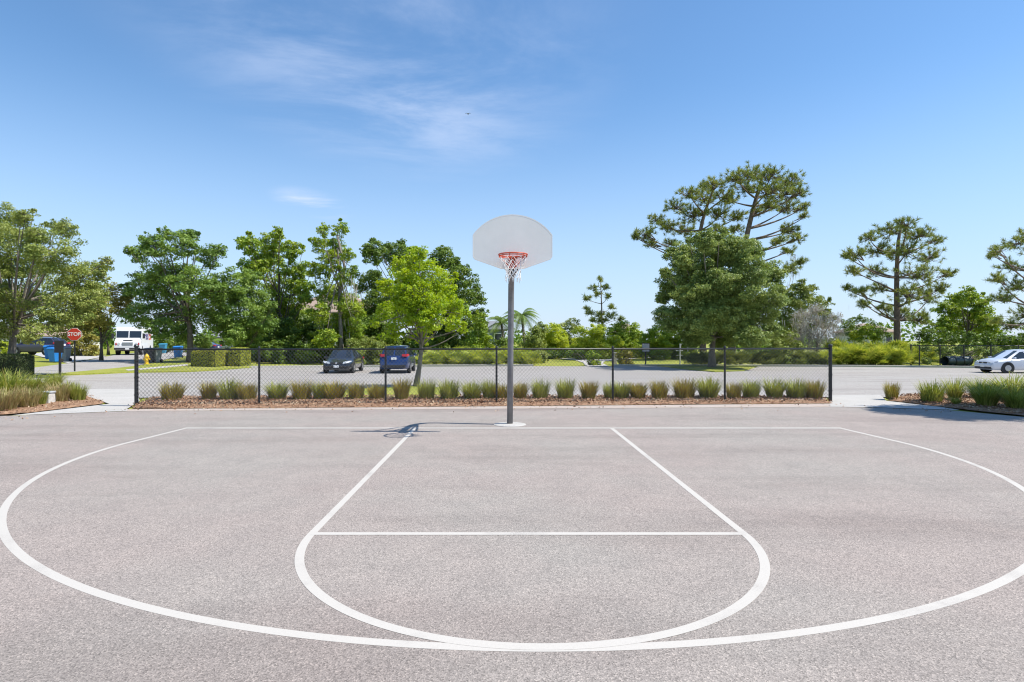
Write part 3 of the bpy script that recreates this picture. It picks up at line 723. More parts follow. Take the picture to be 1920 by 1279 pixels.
# left side
broadleaf('big olive-green oak at the left edge, its trunk rising behind the dark clipped hedge', 24, 27.5,
    [(-70, 480, 75), (20, 470, 62), (105, 478, 52), (55, 540, 70), (150, 525, 42), (-50, 580, 75), (30, 590, 58), (112, 575, 50), (183, 505, 22), (125, 432, 24), (70, 440, 26), (12, 412, 34), (168, 565, 32), (62, 622, 26), (-30, 640, 34), (98, 610, 20), (185, 545, 22), (200, 490, 12), (48, 405, 18)],
    'olive', 'bark_grey', .092, .62, 24, .20, 11, GT, trunk=[(22, 668), (24, 635), (40, 590), (50, 540)], inner=.34)
broadleaf('golden-olive tree above the white delivery van, left of it', 190, 46,
    [(185, 585, 34), (215, 555, 26), (152, 605, 34), (228, 580, 20), (192, 606, 20), (160, 570, 26), (240, 560, 14), (130, 620, 26)], 'golden', 'bark', .16, .6, 18, .13, 12, GT)
broadleaf('small round far tree on the dry lawn left of the white delivery van', 203, 66, [(196, 616, 16), (184, 628, 15), (204, 628, 14), (196, 634, 14), (174, 622, 14)], 'oak', 'bark', .2, .7, 14, .14, 13, GT)
broadleaf('wide dark green oak spreading over the delivery van and the clipped hedge', 357, 45,
    [(292, 462, 30), (262, 478, 20), (340, 462, 32), (392, 482, 26), (312, 520, 44), (368, 530, 44), (272, 540, 36), (258, 588, 28), (318, 585, 44), (382, 588, 40), (296, 618, 26), (352, 445, 20), (243, 470, 11), (410, 468, 14), (345, 622, 24), (310, 440, 16), (240, 545, 16), (276, 604, 13), (400, 545, 28)],
    'oak', 'bark', .15, .72, 24, .26, 14, GT, trunk=[(357, 655), (356, 615), (350, 560), (345, 510)], depth=.5)
broadleaf('mid green bushy tree right behind the clipped hedge', 455, 47,
    [(440, 535, 34), (478, 565, 34), (448, 588, 42), (420, 560, 28), (488, 608, 30), (440, 628, 30), (412, 610, 26), (465, 520, 22), (500, 580, 18), (470, 640, 26)], 'oak', 'bark', .15, .8, 22, .16, 15, GT)
broadleaf('tall fresh green tree left of the slim mossy one', 520, 54,
    [(468, 462, 24), (512, 455, 26), (545, 470, 24), (500, 495, 40), (552, 512, 30), (475, 508, 28), (530, 552, 44), (568, 540, 20), (560, 598, 36), (510, 600, 40), (540, 635, 34), (452, 455, 12), (520, 438, 14), (575, 560, 14)],
    'fresh', 'bark', .19, .8, 22, .24, 16, GT)
broadleaf('slim tall tree with grey hanging moss behind the black sedan', 636, 50,
    [(606, 432, 15), (640, 428, 16), (598, 458, 18), (632, 462, 24), (618, 492, 28), (652, 478, 16), (590, 508, 20), (648, 520, 22), (612, 550, 32), (645, 570, 30), (600, 590, 28), (640, 610, 32), (668, 585, 20), (612, 635, 26), (665, 625, 26), (664, 505, 10)],
    'fresh', 'bark_grey', .17, .62, 20, .2, 17, GT, trunk=[(640, 640), (636, 560), (646, 500), (632, 440)], moss=[(655, 525, 14), (640, 600, 18), (665, 545, 10), (625, 610, 18), (650, 630, 15)], mossn=16)
broadleaf('broad dark green tree behind the bright lime tree', 800, 58,
    [(700, 478, 26), (735, 478, 30), (698, 528, 32), (770, 488, 36), (828, 484, 30), (862, 520, 30), (888, 556, 26), (850, 568, 42), (898, 590, 18), (700, 580, 34), (742, 560, 48), (800, 560, 58), (880, 618, 30), (720, 622, 38), (820, 628, 40), (690, 470, 14), (848, 495, 18), (905, 610, 12)],
    'dark', 'bark', .2, .85, 22, .3, 18, GT)
broadleaf('bright lime-green young tree standing in the turf island behind the fence', 779, 21.5,
    [(785, 478, 20), (748, 502, 25), (798, 508, 32), (830, 528, 27), (724, 540, 22), (770, 548, 36), (822, 560, 32), (853, 574, 24), (722, 585, 22), (760, 592, 32), (810, 598, 32), (848, 606, 22), (785, 585, 30, -.6), (760, 560, 28, -.6), (810, 570, 28, -.6), (738, 622, 18), (788, 628, 22), (704, 606, 12), (874, 588, 11), (770, 478, 12), (842, 545, 14), (716, 632, 9), (868, 618, 10), (760, 520, 22)],
    'lime', 'bark_grey', .082, .62, 24, .10, 19, GT, trunk=[(786, 690), (790, 655), (789, 630), (784, 560)], inner=.34)
# right side
broadleaf('dense rounded grey-green oak in front of the two tall pines', 1335, 43.3,
    [(1318, 452, 26), (1285, 485, 36), (1375, 474, 40), (1262, 538, 34), (1325, 530, 58), (1398, 525, 48), (1440, 515, 32), (1258, 598, 32), (1308, 598, 50), (1380, 598, 54), (1436, 578, 38), (1350, 632, 30), (1296, 634, 26), (1408, 634, 32), (1450, 620, 20), (1320, 602, 42, -.7), (1362, 588, 45, -.6), (1300, 560, 38, -.6), (1345, 535, 45, -.7), (1390, 620, 36, -.6), (1345, 470, 36), (1242, 560, 14), (1460, 545, 16), (1248, 512, 13), (1410, 470, 26)],
    'oak_grey', 'bark_grey', .125, 1.15, 28, .25, 20, GT, trunk=[(1335, 660), (1337, 640), (1335, 600), (1335, 560)], inner=.6)
broadleaf('olive tree right behind the dense oak, moss hanging on its near side', 1500, 58,
    [(1502, 560, 30), (1532, 572, 26), (1480, 600, 32), (1462, 635, 30), (1545, 602, 20), (1500, 538, 16), (1510, 610, 30), (1475, 560, 20)], 'olive', 'bark', .17, .75, 18, .2, 21, GT, moss=[(1490, 560, 14), (1475, 585, 14)], mossn=14)
broadleaf('half-bare grey tree draped in pale hanging moss', 1532, 51,
    [(1500, 600, 20), (1530, 590, 22), (1560, 602, 18), (1545, 622, 22), (1512, 625, 24), (1570, 626, 14), (1492, 640, 18), (1530, 645, 22), (1560, 645, 16)], 'moss', 'bark_grey', .085, .26, 22, .14, 22, GT,
    moss=[(1500, 600, 22), (1530, 592, 24), (1556, 602, 22), (1545, 622, 24), (1515, 626, 24)], mossn=40, mossl=.7, inner=.1, up=-.2, flat=1.2)
broadleaf('round bright green tree between the lone pine and the right-hand pine', 1812, 62,
    [(1815, 556, 22), (1780, 582, 26), (1842, 586, 26), (1810, 606, 38), (1768, 618, 24), (1856, 618, 22), (1795, 562, 18), (1832, 562, 16), (1866, 600, 10)], 'fresh', 'bark', .19, .85, 22, .22, 23, GT)
GP = 'tall pines beyond the parking lot'
pine('tall spreading pine rising behind the right half of the dense oak', 1372, 60, [(1372, 600), (1384, 530), (1398, 450), (1414, 385), (1426, 345), (1430, 328)],
    [(1382, 333, 24), (1412, 325, 22), (1445, 328, 24), (1478, 340, 24), (1398, 352, 18), (1440, 355, 26), (1470, 362, 24), (1498, 360, 15), (1475, 388, 20), (1506, 388, 11), (1442, 385, 18), (1480, 432, 18), (1494, 448, 13), (1462, 452, 14), (1478, 470, 12), (1500, 492, 11), (1370, 375, 14), (1420, 395, 12), (1482, 505, 14), (1510, 405, 7)],
    31, .40, 22, 30, .34, .018, GP, moss=[(1484, 510, 12), (1470, 530, 14), (1488, 480, 8)])
pine('wide leaning pine rising behind the left half of the dense oak', 1318, 62, [(1318, 600), (1320, 500), (1312, 430), (1326, 385), (1340, 350)],
    [(1340, 345, 18), (1318, 352, 14), (1292, 362, 17), (1268, 388, 18), (1322, 372, 22), (1358, 368, 18), (1248, 425, 18), (1207, 440, 18), (1230, 412, 13), (1300, 402, 24), (1348, 402, 22), (1282, 430, 20), (1382, 405, 15), (1342, 432, 18), (1222, 458, 11), (1190, 443, 8), (1258, 455, 12), (1380, 430, 13)],
    32, .34, 22, 30, .34, .018, GP)
pine('lone upright pine with a dark straight trunk above the bright palmettos', 1682, 52, [(1682, 600), (1681, 520), (1684, 450), (1692, 415)],
    [(1700, 420, 18), (1668, 432, 22), (1722, 440, 22), (1752, 450, 13), (1630, 445, 15), (1604, 478, 18), (1645, 470, 22), (1700, 470, 28), (1742, 482, 20), (1774, 512, 14), (1602, 508, 15), (1640, 508, 17), (1722, 515, 30), (1612, 545, 15), (1650, 540, 14), (1704, 552, 26), (1744, 552, 24), (1768, 538, 12), (1622, 570, 10), (1690, 592, 20), (1726, 598, 20), (1588, 540, 9), (1588, 480, 8), (1658, 578, 12)],
    33, .30, 24, 30, .31, .016, GP)
pine('tall pine cut off by the right edge of the picture', 1945, 46, [(1944, 600), (1940, 530), (1946, 470), (1944, 430)],
    [(1874, 470, 14), (1905, 455, 17), (1928, 438, 18), (1892, 500, 19), (1862, 478, 8), (1872, 522, 13), (1910, 535, 25), (1884, 560, 20), (1920, 590, 26), (1895, 612, 15), (1955, 470, 26), (1970, 540, 26), (1985, 470, 22), (1866, 600, 10), (1950, 440, 18), (1985, 500, 24)],
    34, .28, 22, 30, .29, .015, GP)
pine('small sparse young pine standing above the yellow-green shrubs', 1128, 68, [(1129, 610), (1128, 570), (1126, 525)],
    [(1125, 524, 6), (1112, 540, 7), (1136, 538, 7), (1121, 552, 7), (1101, 559, 7), (1140, 555, 6), (1145, 575, 7), (1106, 585, 8), (1100, 578, 5), (1125, 590, 8), (1146, 592, 9), (1164, 598, 5), (1130, 602, 9), (1112, 600, 6)],
    35, .14, 20, 18, .36, .026, 'young pines')
# the tree just outside the picture on the right whose shade falls on the corner of the court
broadleaf('leafy tree beside the court at the right, only its shade in view', 2380, 12.3,
    [(2260, 130, 110, 0), (2230, 60, 85, .3), (2330, 90, 140, .2), (2420, 150, 150, 0), (2350, -20, 130, -.1), (2215, 190, 70, .15), (2250, 255, 80, .0)], 'oak', 'bark', .13, .8, 24, .16, 24, None, trunk=[(2380, 400), (2370, 200)])

# shrubs
GS = 'shrubs beyond the parking lot'
bush('yellow-green shrub right of the palm, at the left of the shrub bank', 1035, 66, [(1035, 622, 22), (1018, 632, 17), (1050, 635, 20), (1030, 645, 20)], 'yellow_bush', .16, seed=41, group=GS)
bush('olive shrub with bare twigs between two yellow-green shrubs', 1062, 70, [(1060, 620, 18), (1075, 612, 15), (1050, 640, 20), (1078, 640, 18)], 'olive', .16, .5, seed=42, group=GS)
bush('largest yellow-green shrub, in front of the small young pine', 1115, 64, [(1100, 632, 22), (1130, 636, 24), (1115, 648, 22), (1150, 645, 17), (1085, 648, 17), (1118, 622, 16)], 'yellow_bush', .15, seed=43, group=GS)
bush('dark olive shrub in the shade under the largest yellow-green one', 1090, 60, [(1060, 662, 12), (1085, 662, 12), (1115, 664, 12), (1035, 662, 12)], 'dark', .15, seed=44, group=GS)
bush('mid green shrub right of the small young pine', 1172, 68, [(1160, 618, 20), (1185, 630, 22), (1172, 645, 20), (1200, 645, 17)], 'fresh', .17, seed=45, group=GS)
bush('rounded fresh green shrub left of the dense oak', 1245, 64, [(1235, 632, 24), (1262, 622, 22), (1215, 638, 17), (1250, 645, 22), (1280, 640, 20)], 'fresh', .16, seed=46, group=GS)
bush('small orange-tinged shrub beside the beige post', 1172, 49.5, [(1170, 660, 9), (1180, 665, 7), (1162, 666, 7)], 'golden', .12, seed=47, group=GS)
bush('dark green shrub filling the gap below the dense oak at its left', 1270, 66, [(1225, 655, 16), (1255, 655, 16), (1285, 652, 18), (1200, 658, 13)], 'dark', .17, seed=63, group=GS)
bush('small round green shrub on the lawn left of the beige post', 1110, 48, [(1105, 666, 8), (1118, 668, 7), (1110, 662, 6)], 'fresh', .12, seed=48, group=GS)
bush('olive-gold shrub at the foot of the palms', 1005, 54, [(1000, 632, 18), (1012, 618, 15), (990, 645, 17), (1010, 645, 18)], 'olive', .16, seed=49, group=GS)
bush('low dark shrub in front of the blue-grey house', 920, 60, [(905, 640, 16), (925, 648, 13), (945, 645, 12)], 'dark', .16, seed=50, group=GS)
bush('bright green vine-covered shrub left of the blue-grey house', 900, 52, [(898, 600, 15), (900, 625, 18), (890, 645, 20), (908, 640, 14)], 'fresh', .16, seed=51, group=GS)
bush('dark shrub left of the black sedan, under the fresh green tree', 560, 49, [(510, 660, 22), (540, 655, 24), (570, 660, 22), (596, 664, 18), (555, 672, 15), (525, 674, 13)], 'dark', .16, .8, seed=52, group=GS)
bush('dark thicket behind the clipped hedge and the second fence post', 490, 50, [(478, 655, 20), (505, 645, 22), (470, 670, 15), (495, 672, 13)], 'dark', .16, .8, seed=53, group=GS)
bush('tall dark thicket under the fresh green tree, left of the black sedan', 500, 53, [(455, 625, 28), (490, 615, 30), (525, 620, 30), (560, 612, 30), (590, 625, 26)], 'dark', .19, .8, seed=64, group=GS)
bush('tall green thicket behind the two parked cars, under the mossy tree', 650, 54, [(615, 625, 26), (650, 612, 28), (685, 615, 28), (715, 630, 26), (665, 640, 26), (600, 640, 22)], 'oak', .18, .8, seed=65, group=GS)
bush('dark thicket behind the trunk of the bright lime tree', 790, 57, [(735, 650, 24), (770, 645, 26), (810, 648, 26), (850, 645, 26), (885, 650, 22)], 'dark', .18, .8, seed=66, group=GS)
bush('pale green shrub between the black sedan and the blue car', 690, 50, [(665, 655, 22), (690, 650, 22), (712, 655, 20), (640, 655, 18), (690, 672, 14)], 'olive', .15, seed=54, group=GS)
bush('yellow-flecked shrub beneath the golden tree at the left', 155, 60, [(150, 630, 17), (135, 640, 14), (170, 640, 15)], 'golden', .17, seed=55, group=GS)
bush('bright yellow shrub at the far left beside the oak trunk', 2, 46, [(2, 648, 13), (14, 652, 9), (-15, 650, 14)], 'yellow_bush', .15, seed=56, group=GS)
bush('dark shrub behind the white delivery van', 330, 78, [(310, 635, 16), (345, 632, 20), (380, 636, 16), (275, 632, 16)], 'dark', .22, seed=57, group=GS)
bush('sparse dark shrub left of the lone pine trunk', 1605, 62, [(1590, 610, 15), (1612, 600, 11), (1632, 615, 15), (1605, 628, 18), (1650, 625, 15)], 'dark', .17, .5, seed=58, group=GS)
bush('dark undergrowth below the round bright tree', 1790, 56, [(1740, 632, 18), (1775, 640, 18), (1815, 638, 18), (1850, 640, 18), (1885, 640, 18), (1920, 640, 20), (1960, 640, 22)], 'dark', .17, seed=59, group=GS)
bush('low grey-green shrub row behind the distant fence', 1800, 50, [(1735, 655, 10), (1765, 655, 10), (1800, 656, 10), (1835, 656, 9), (1870, 657, 9), (1905, 656, 9), (1945, 656, 10)], 'oak_grey', .13, seed=60, group=GS)
bush('fresh green shrub above the bright palmettos, left of the lone pine', 1630, 55, [(1622, 622, 14), (1640, 630, 13), (1605, 632, 12)], 'fresh', .15, seed=61, group=GS)
bush('light green shrub right of the dense oak trunk', 1470, 48, [(1450, 640, 16), (1475, 632, 17), (1462, 655, 14), (1495, 650, 14)], 'olive', .14, seed=62, group=GS)

# far-off wood along the horizon
rng = np.random.RandomState(77); C = []
for x in np.arange(-170, 190, 2.2):
    y = 120 + 14 * math.sin(x * .11) + rng.uniform(-6, 6); h = 4.2 + 1.8 * math.sin(x * .23 + 1) + rng.uniform(-1.2, 1.6)
    if PX(0, 1) * 0 == 0 and 830 < x / y * F + CX < 1240: h *= .55
    n = 130; q = unit(rng.normal(size=(n, 3))) * (rng.uniform(0, 1, n) ** .4)[:, None]
    C.append(np.array([x, y, h * .5 - .3]) + q * np.array([2.6, 2.4, h * .62]))
C = np.concatenate(C); C[:, 2] = np.maximum(C[:, 2], -.3)
V, Fc = leaf_quads(C, np.full(len(C), .75), rng, None, .5, .7)
tag(np_mesh('far_woodland', V, Fc, 'oak'), 'far-off green belt of trees low along the horizon', 'woodland', kind='stuff')

# palmettos: fans of stiff pointed leaflets
def palmetto_mesh(seed, fans, h, spread):
    rng = np.random.RandomState(seed); V, Fc = [], []
    for f in range(fans):
        a = rng.uniform(0, 2 * math.pi); lean = rng.uniform(.15, 1.05); r0 = rng.uniform(0, spread)
        o = np.array([math.cos(a) * r0, math.sin(a) * r0 * .8, h * rng.uniform(.25, .85) * (1 - .35 * r0 / spread)])
        ax = np.array([math.cos(a) * math.sin(lean), math.sin(a) * math.sin(lean), math.cos(lean)])
        s = np.cross(ax, [0, 0, 1.0]); s /= np.linalg.norm(s) + 1e-6; R_ = rng.uniform(.38, .62)
        for k in range(13):
            th = (k - 6) / 6 * 1.75; d = ax * math.cos(th) + s * math.sin(th); d = d / np.linalg.norm(d)
            wv = np.cross(d, np.cross(ax, s)); wv = wv / (np.linalg.norm(wv) + 1e-6) * .028
            nrm = np.cross(ax, s) * .10 * rng.uniform(-1, 1) - np.array([0, 0, .06 * rng.uniform(0, 1.5)])
            i = len(V); V += [o, o + d * R_ * .45 + wv, o + d * R_ + nrm, o + d * R_ * .45 - wv]; Fc.append((i, i + 1, i + 2, i + 3))
        i = len(V); b = np.array([o[0] * .3, o[1] * .3, 0.0]); V += [b - s * .012, b + s * .012, o + s * .012, o - s * .012]; Fc.append((i, i + 1, i + 2, i + 3))
    return np.array(V), np.array(Fc)
PM = {}
def palmettos(label_fn, group, spots, leafm, seeds, h, fans):
    for i, (px, Y, sc) in enumerate(spots):
        k = (leafm, seeds[i % len(seeds)], h, fans)
        X = PX(px, Y); z = g(X, Y)
        if k not in PM:
            V, Fc = palmetto_mesh(k[1], fans, h, .75); o = np_mesh('palmetto', V, Fc, leafm); PM[k] = o
        else:
            o = PM[k].copy(); COL.objects.link(o)
        o.location = (X, Y, z); o.rotation_euler = (0, 0, i * 1.9); o.scale = (sc, sc, sc * (0.92 + .16 * ((i * .37) % 1)))
        tag(o, label_fn(i, px), 'palmetto', group, 'thing')
sp = [(1300 + 22 * i, 46.8 + .9 * ((i * .37) % 1), 1.0 + .18 * ((i * .61) % 1)) for i in range(12)]
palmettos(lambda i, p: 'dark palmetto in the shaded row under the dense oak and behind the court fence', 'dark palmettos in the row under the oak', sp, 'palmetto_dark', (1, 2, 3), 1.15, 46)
sp = [(1556 + 19 * i, 46.6 + 1.3 * ((i * .43) % 1), 1.15 + .35 * ((i * .61) % 1)) for i in range(8)] + [(1575 + 21 * i, 48.9, 1.55 + .25 * ((i * .5) % 1)) for i in range(6)] + [(1712, 51, 1.4), (1735, 52, 1.3)]
palmettos(lambda i, p: 'bright yellow-green palmetto in the thicket by the distant fence, right of the court fence', 'bright palmettos by the distant fence', sp, 'palmetto', (4, 5, 6), 1.3, 58)
sp = [(796 + 20 * i, 47.0 + 1.0 * ((i * .43) % 1), 1.0 + .25 * ((i * .61) % 1)) for i in range(11)] + [(815 + 24 * i, 49.5, 1.35) for i in range(8)]
palmettos(lambda i, p: 'leafy green palmetto in the low hedge behind the blue car and the hoop pole', 'palmettos in the hedge behind the pole', sp, 'palmetto', (7, 8, 9), 1.1, 50)
# palms
def palm(label, bpx, Y, tpx, tpy, seed, fl, nf=13):
    rng = np.random.RandomState(seed); X = PX(bpx, Y); z = g(X, Y); top = np.array([PX(tpx, Y) - X, 0, HZ(tpy, Y) - z])
    t = thing('palm_tree', label, 'palm tree', (X, Y, z), 0, 'palms beside the blue-grey house')
    mb = MB(); mb.tube([(0, 0, -.1), tuple(top * .5 + np.array([.1, 0, 0])), tuple(top)], [.19, .15, .12], 10)
    mb.build('trunk', 'bark_grey', t, smooth=True)
    V, Fc = [], []
    for f in range(nf):
        a = 2 * math.pi * f / nf + rng.uniform(-.2, .2); el = rng.uniform(-.1, 1.25); hd = np.array([math.cos(a), math.sin(a), 0]); ln = fl * rng.uniform(.8, 1.1)
        pts = []
        for s in np.linspace(0, 1, 14):
            pts.append(top + hd * ln * (math.cos(el) * s + .12 * s * s) + np.array([0, 0, ln * (math.sin(el) * s - .75 * s * s)]))
        side = np.cross(hd, [0, 0, 1.0])
        for i in range(1, 14):
            for sg in (-1, 1):
                for q in (0, .5):
                    b = pts[i - 1] * (1 - q) + pts[i] * q; l = .55 * fl / 2.3 * math.sin(math.pi * min(.97, .12 + i / 15)); tipv = b + side * sg * l * .75 + np.array([0, 0, -.45 * l]) + (pts[i] - pts[i - 1]) * 1.2; wv = (pts[i] - pts[i - 1]) * .22
                    k = len(V); V += [b - wv, b + wv, tipv + wv * .3, tipv - wv * .3]; Fc.append((k, k + 1, k + 2, k + 3))
    np_mesh('fronds', np.array(V), np.array(Fc), 'dark', t)
palm('palm tree right of the hoop pole with arching feathery fronds', 984, 62, 978, 591, 3, 2.8, 18)
palm('lower palm tree half hidden behind the hoop pole', 944, 66, 940, 604, 4, 2.6, 16)

# ------------------------------------------------------------------ clipped hedges
def hedge(label, blocks, leafm, seed, leaf, dens, group):
    """blocks: (x0, x1, y0, y1, ztop) in metres"""
    rng = np.random.RandomState(seed); x0, y0 = blocks[0][0], blocks[0][2]; z = g(x0, y0); base = np.array([x0, y0, z])
    t = thing('clipped_hedge', label, 'hedge', base, 0, group); core = MB(); C, O = [], []
    for (a, b, c, d, zt) in blocks:
        core.box(((a + b) / 2 - x0, (c + d) / 2 - y0, zt / 2 - .05), (b - a - .14, d - c - .14, zt - .04))
        L = [((b - a), zt, 'f'), ((b - a), zt, 'k'), ((d - c), zt, 'l'), ((d - c), zt, 'r'), ((b - a), (d - c), 't')]
        for w, h, s in L:
            n = int(w * h * dens); p, q = rng.uniform(0, 1, n), rng.uniform(0, 1, n); e = rng.normal(0, .03, n) + .03 * np.sin(p * w * 3 + q * 4)
            if s in 'fk': pt = np.stack([a + p * (b - a), np.full(n, c if s == 'f' else d) + e, q * zt], 1); nn = np.array([0, -1 if s == 'f' else 1, 0])
            elif s in 'lr': pt = np.stack([np.full(n, a if s == 'l' else b) + e, c + p * (d - c), q * zt], 1); nn = np.array([-1 if s == 'l' else 1, 0, 0])
            else: pt = np.stack([a + p * (b - a), c + q * (d - c), np.full(n, zt) + e * 1.3], 1); nn = np.array([0, 0, 1])
            # round the corners off
            m_ = np.array([(a + b) / 2, (c + d) / 2, zt * .5]); hs = np.array([(b - a) / 2, (d - c) / 2, zt * .5]); rel = np.abs((pt - m_) / hs)
            cnr = np.clip(rel - (1 - .28 / hs), 0, None) * hs; k = np.linalg.norm(cnr, axis=1); k2 = np.where(k > .28, .28 / np.maximum(k, 1e-6), 1)
            sgn = np.sign(pt - m_); top = pt[:, 2] > m_[2]; adj = (cnr * (1 - k2[:, None])) * sgn; adj[~top, 2] = 0
            C.append(pt - adj - np.array([x0, y0, 0])); O.append(np.repeat(nn[None, :], n, 0))
    C = np.concatenate(C); O = np.concatenate(O)
    V, Fc = leaf_quads(C, np.full(len(C), leaf), rng, O * 1.2, .2); np_mesh('foliage', V, Fc, leafm, t); core.build('dark_core', 'core', t)  # plain dark box inside the leaves, its colour standing for the inner shade
xa, xb, xc_ = PX(352, 39.4), PX(417, 40.6), PX(467, 42.5)
hedge('sunlit clipped hedge in two blocks beyond the left half of the fence', [(xa, xb, 39.6, 41.6, 1.22), (xb + .12, xc_, 41.0, 43.0, 1.30)], 'hedge', 1, .085, 620, None)
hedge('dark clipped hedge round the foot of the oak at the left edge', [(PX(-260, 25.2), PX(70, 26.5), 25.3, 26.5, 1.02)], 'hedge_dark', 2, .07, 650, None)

# ------------------------------------------------------------------ ornamental grasses
def grass_mesh(seed, n, h, spread, droop, w=.009, flare=.42):
    rng = np.random.RandomState(seed); V, Fc = [], []
    for _ in range(n):
        a = rng.uniform(0, 2 * math.pi); r = spread * math.sqrt(rng.uniform(0, 1)); o = np.array([math.cos(a) * r, math.sin(a) * r, 0])
        a2 = a + rng.normal() * .7; hd = np.array([math.cos(a2), math.sin(a2), 0]); ln = h * rng.uniform(.45, 1.12); fl = flare * rng.uniform(.25, 1.3) * (.5 + r / spread); dr = droop * rng.uniform(.3, 1.3)
        sd_ = np.array([-hd[1], hd[0], 0]) * w * rng.uniform(.7, 1.2); i = len(V)
        for j, s in enumerate((0, .35, .7, 1.0)):
            p = o + hd * ln * (fl * s * .75 + dr * s * s * .5) + np.array([0, 0, ln * (s - dr * .45 * s ** 3)]); ww = sd_ * (1, .95, .7, .15)[j]
            V += [p - ww, p + ww]
        Fc += [(i + 2 * j, i + 2 * j + 1, i + 2 * j + 3, i + 2 * j + 2) for j in range(3)]
    return np.array(V), np.array(Fc)
GM, GS_ = {}, {}
def grass(label, px, py, wpx, hpx, kind, group, var=0, rz=0.0, Yf=None):
    X, Y = P(px, py); k = (kind, var)
    if k not in GM:
        dr = {'brown': .50, 'olive': .60, 'green': .85, 'tan': .65}[kind]; n = {'green': 520}.get(kind, 520)
        V, Fc = grass_mesh(hash((len(GM), 7)) % 1000, n, .66 if kind != 'green' else .85, [.25, .21, .28][var] if kind != 'green' else .18, dr, .0085, .28 if kind != 'green' else .45)
        o = np_mesh('ornamental_grass', V, Fc, 'grass_' + kind); GM[k] = o
        GS_[k] = (np.percentile(V[:, 0], 94) - np.percentile(V[:, 0], 6), np.percentile(V[:, 2], 97))
    else:
        o = GM[k].copy(); COL.objects.link(o)
    sx_ = wpx * (.74 + .22 * ((px * .618) % 1)) * Y / F / GS_[k][0]; sz = hpx * (.82 + .18 * ((px * .381) % 1)) * Y / F / GS_[k][1]
    o.location = (X, Y, g(X, Y) + .02); o.rotation_euler = (0, 0, rz); o.scale = (sx_, sx_, sz)
    tag(o, label, 'ornamental grass', group, 'thing')
GR = 'clumps of ornamental grass behind the court fence'
row = [(323, 40, 40, 'brown'), (391, 30, 34, 'brown'), (430, 38, 40, 'olive'), (464, 34, 34, 'brown'), (520, 42, 38, 'olive'), (566, 38, 38, 'brown'), (598, 26, 34, 'olive'), (626, 42, 36, 'brown'), (668, 28, 36, 'brown'), (707, 30, 34, 'brown'), (753, 34, 40, 'brown'), (800, 36, 38, 'olive'), (842, 42, 38, 'olive'), (885, 38, 38, 'olive'), (917, 28, 40, 'olive'), (940, 30, 34, 'brown'), (976, 32, 32, 'brown'), (1013, 40, 36, 'olive'), (1060, 42, 38, 'olive'), (1104, 36, 36, 'brown'), (1143, 26, 34, 'olive'), (1166, 34, 36, 'olive'), (1196, 38, 32, 'brown'), (1236, 30, 36, 'brown'), (1283, 38, 38, 'brown'), (1328, 42, 38, 'olive'), (1376, 30, 36, 'brown'), (1408, 40, 38, 'olive'), (1452, 40, 42, 'olive'), (1492, 44, 40, 'olive'), (1526, 38, 38, 'brown')]
tone = {'brown': 'brown', 'olive': 'olive-green'}
ordw = ['first', 'second', 'third', 'fourth', 'fifth', 'sixth', 'seventh', 'eighth', 'ninth']
names_gap = ['first and second', 'second and third', 'third and fourth', 'fourth and fifth', 'fifth and sixth', 'sixth and last']
cnt = {}
for i, (px, w_, h_, kd) in enumerate(row):
    gi = max(j for j in range(6) if fx[j] <= px); cnt[gi] = cnt.get(gi, 0) + 1
    lab = f'{tone[kd]} grass clump behind the fence, {ordw[cnt[gi] - 1]} from left between {names_gap[gi]} fence posts'
    grass(lab, px, 752.5 - 3.5 * (px - 320) / 1200 - 1.2 * ((i * .7) % 1), w_, h_, kd, GR, i % 3, i * 1.3)
# a few more green tufts behind the row
GL = 'grasses in the left bed'
for px, py, w_, h_, kd, lab in [
    (6, 772, 50, 48, 'tan', 'tan grass clump cut by the left edge, at the front of the left bed'),
    (52, 766, 44, 40, 'tan', 'tan grass clump at the front of the left bed, left of the pale box'),
    (72, 762, 30, 34, 'olive', 'small olive grass clump just left of the pale box'),
    (18, 750, 90, 52, 'green', 'largest bright green grass clump, before the dark hedge'),
    (-40, 752, 90, 56, 'green', 'bright green grass mostly outside the left edge'),
    (62, 746, 60, 42, 'green', 'bright green grass clump behind the pale box'),
    (112, 756, 42, 38, 'tan', 'tan grass clump just right of the pale box'),
    (128, 747, 36, 32, 'olive', 'olive grass clump behind the right-hand tip of the left bed'),
    (146, 754, 34, 34, 'olive', 'olive-green grass clump at the right tip of the left bed'),
    (102, 728, 40, 28, 'green', 'low dark green grass clump at the foot of the black sign post')]:
    grass(lab, px, py, w_, h_, kd, GL, 0 if kd != 'green' else (px % 2), px * .37)
GG = 'grasses in the right bed'
for px, py, w_, h_, kd, lab in [
    (1672, 750, 26, 38, 'brown', 'lone small brown grass clump at the left tip of the right bed'),
    (1747, 756, 42, 42, 'olive', 'olive grass clump, second from the left in the right bed'),
    (1790, 752, 44, 40, 'green', 'bright green grass clump behind the bare mulch of the right bed'),
    (1850, 765, 66, 48, 'green', 'shaded green grass clump at the front of the right bed'),
    (1838, 748, 46, 40, 'green', 'lit green grass tuft between two bigger clumps of the right bed'),
    (1898, 752, 76, 54, 'green', 'tallest bright green grass clump, in front of the white car'),
    (1905, 770, 60, 44, 'green', 'shaded green grass clump cut by the right edge of the picture'),
    (1955, 760, 80, 56, 'green', 'green grass clump mostly outside the right edge'),
    (1792, 762, 22, 16, 'green', 'smallest grass tuft, on the bare mulch of the right bed')]:
    grass(lab, px, py, w_, h_, kd, GG, 0 if kd != 'green' else (px % 2), px * .37)
bx_, by_ = P(88, 759)
t = thing('utility_box', 'small pale utility box among the grasses of the left bed', 'utility box', (bx_, by_, g(bx_, by_)))
MB().box((0, 0, .14), (.26, .22, .30), taper=1.08).build('body', 'stone', t, bevel=.02)
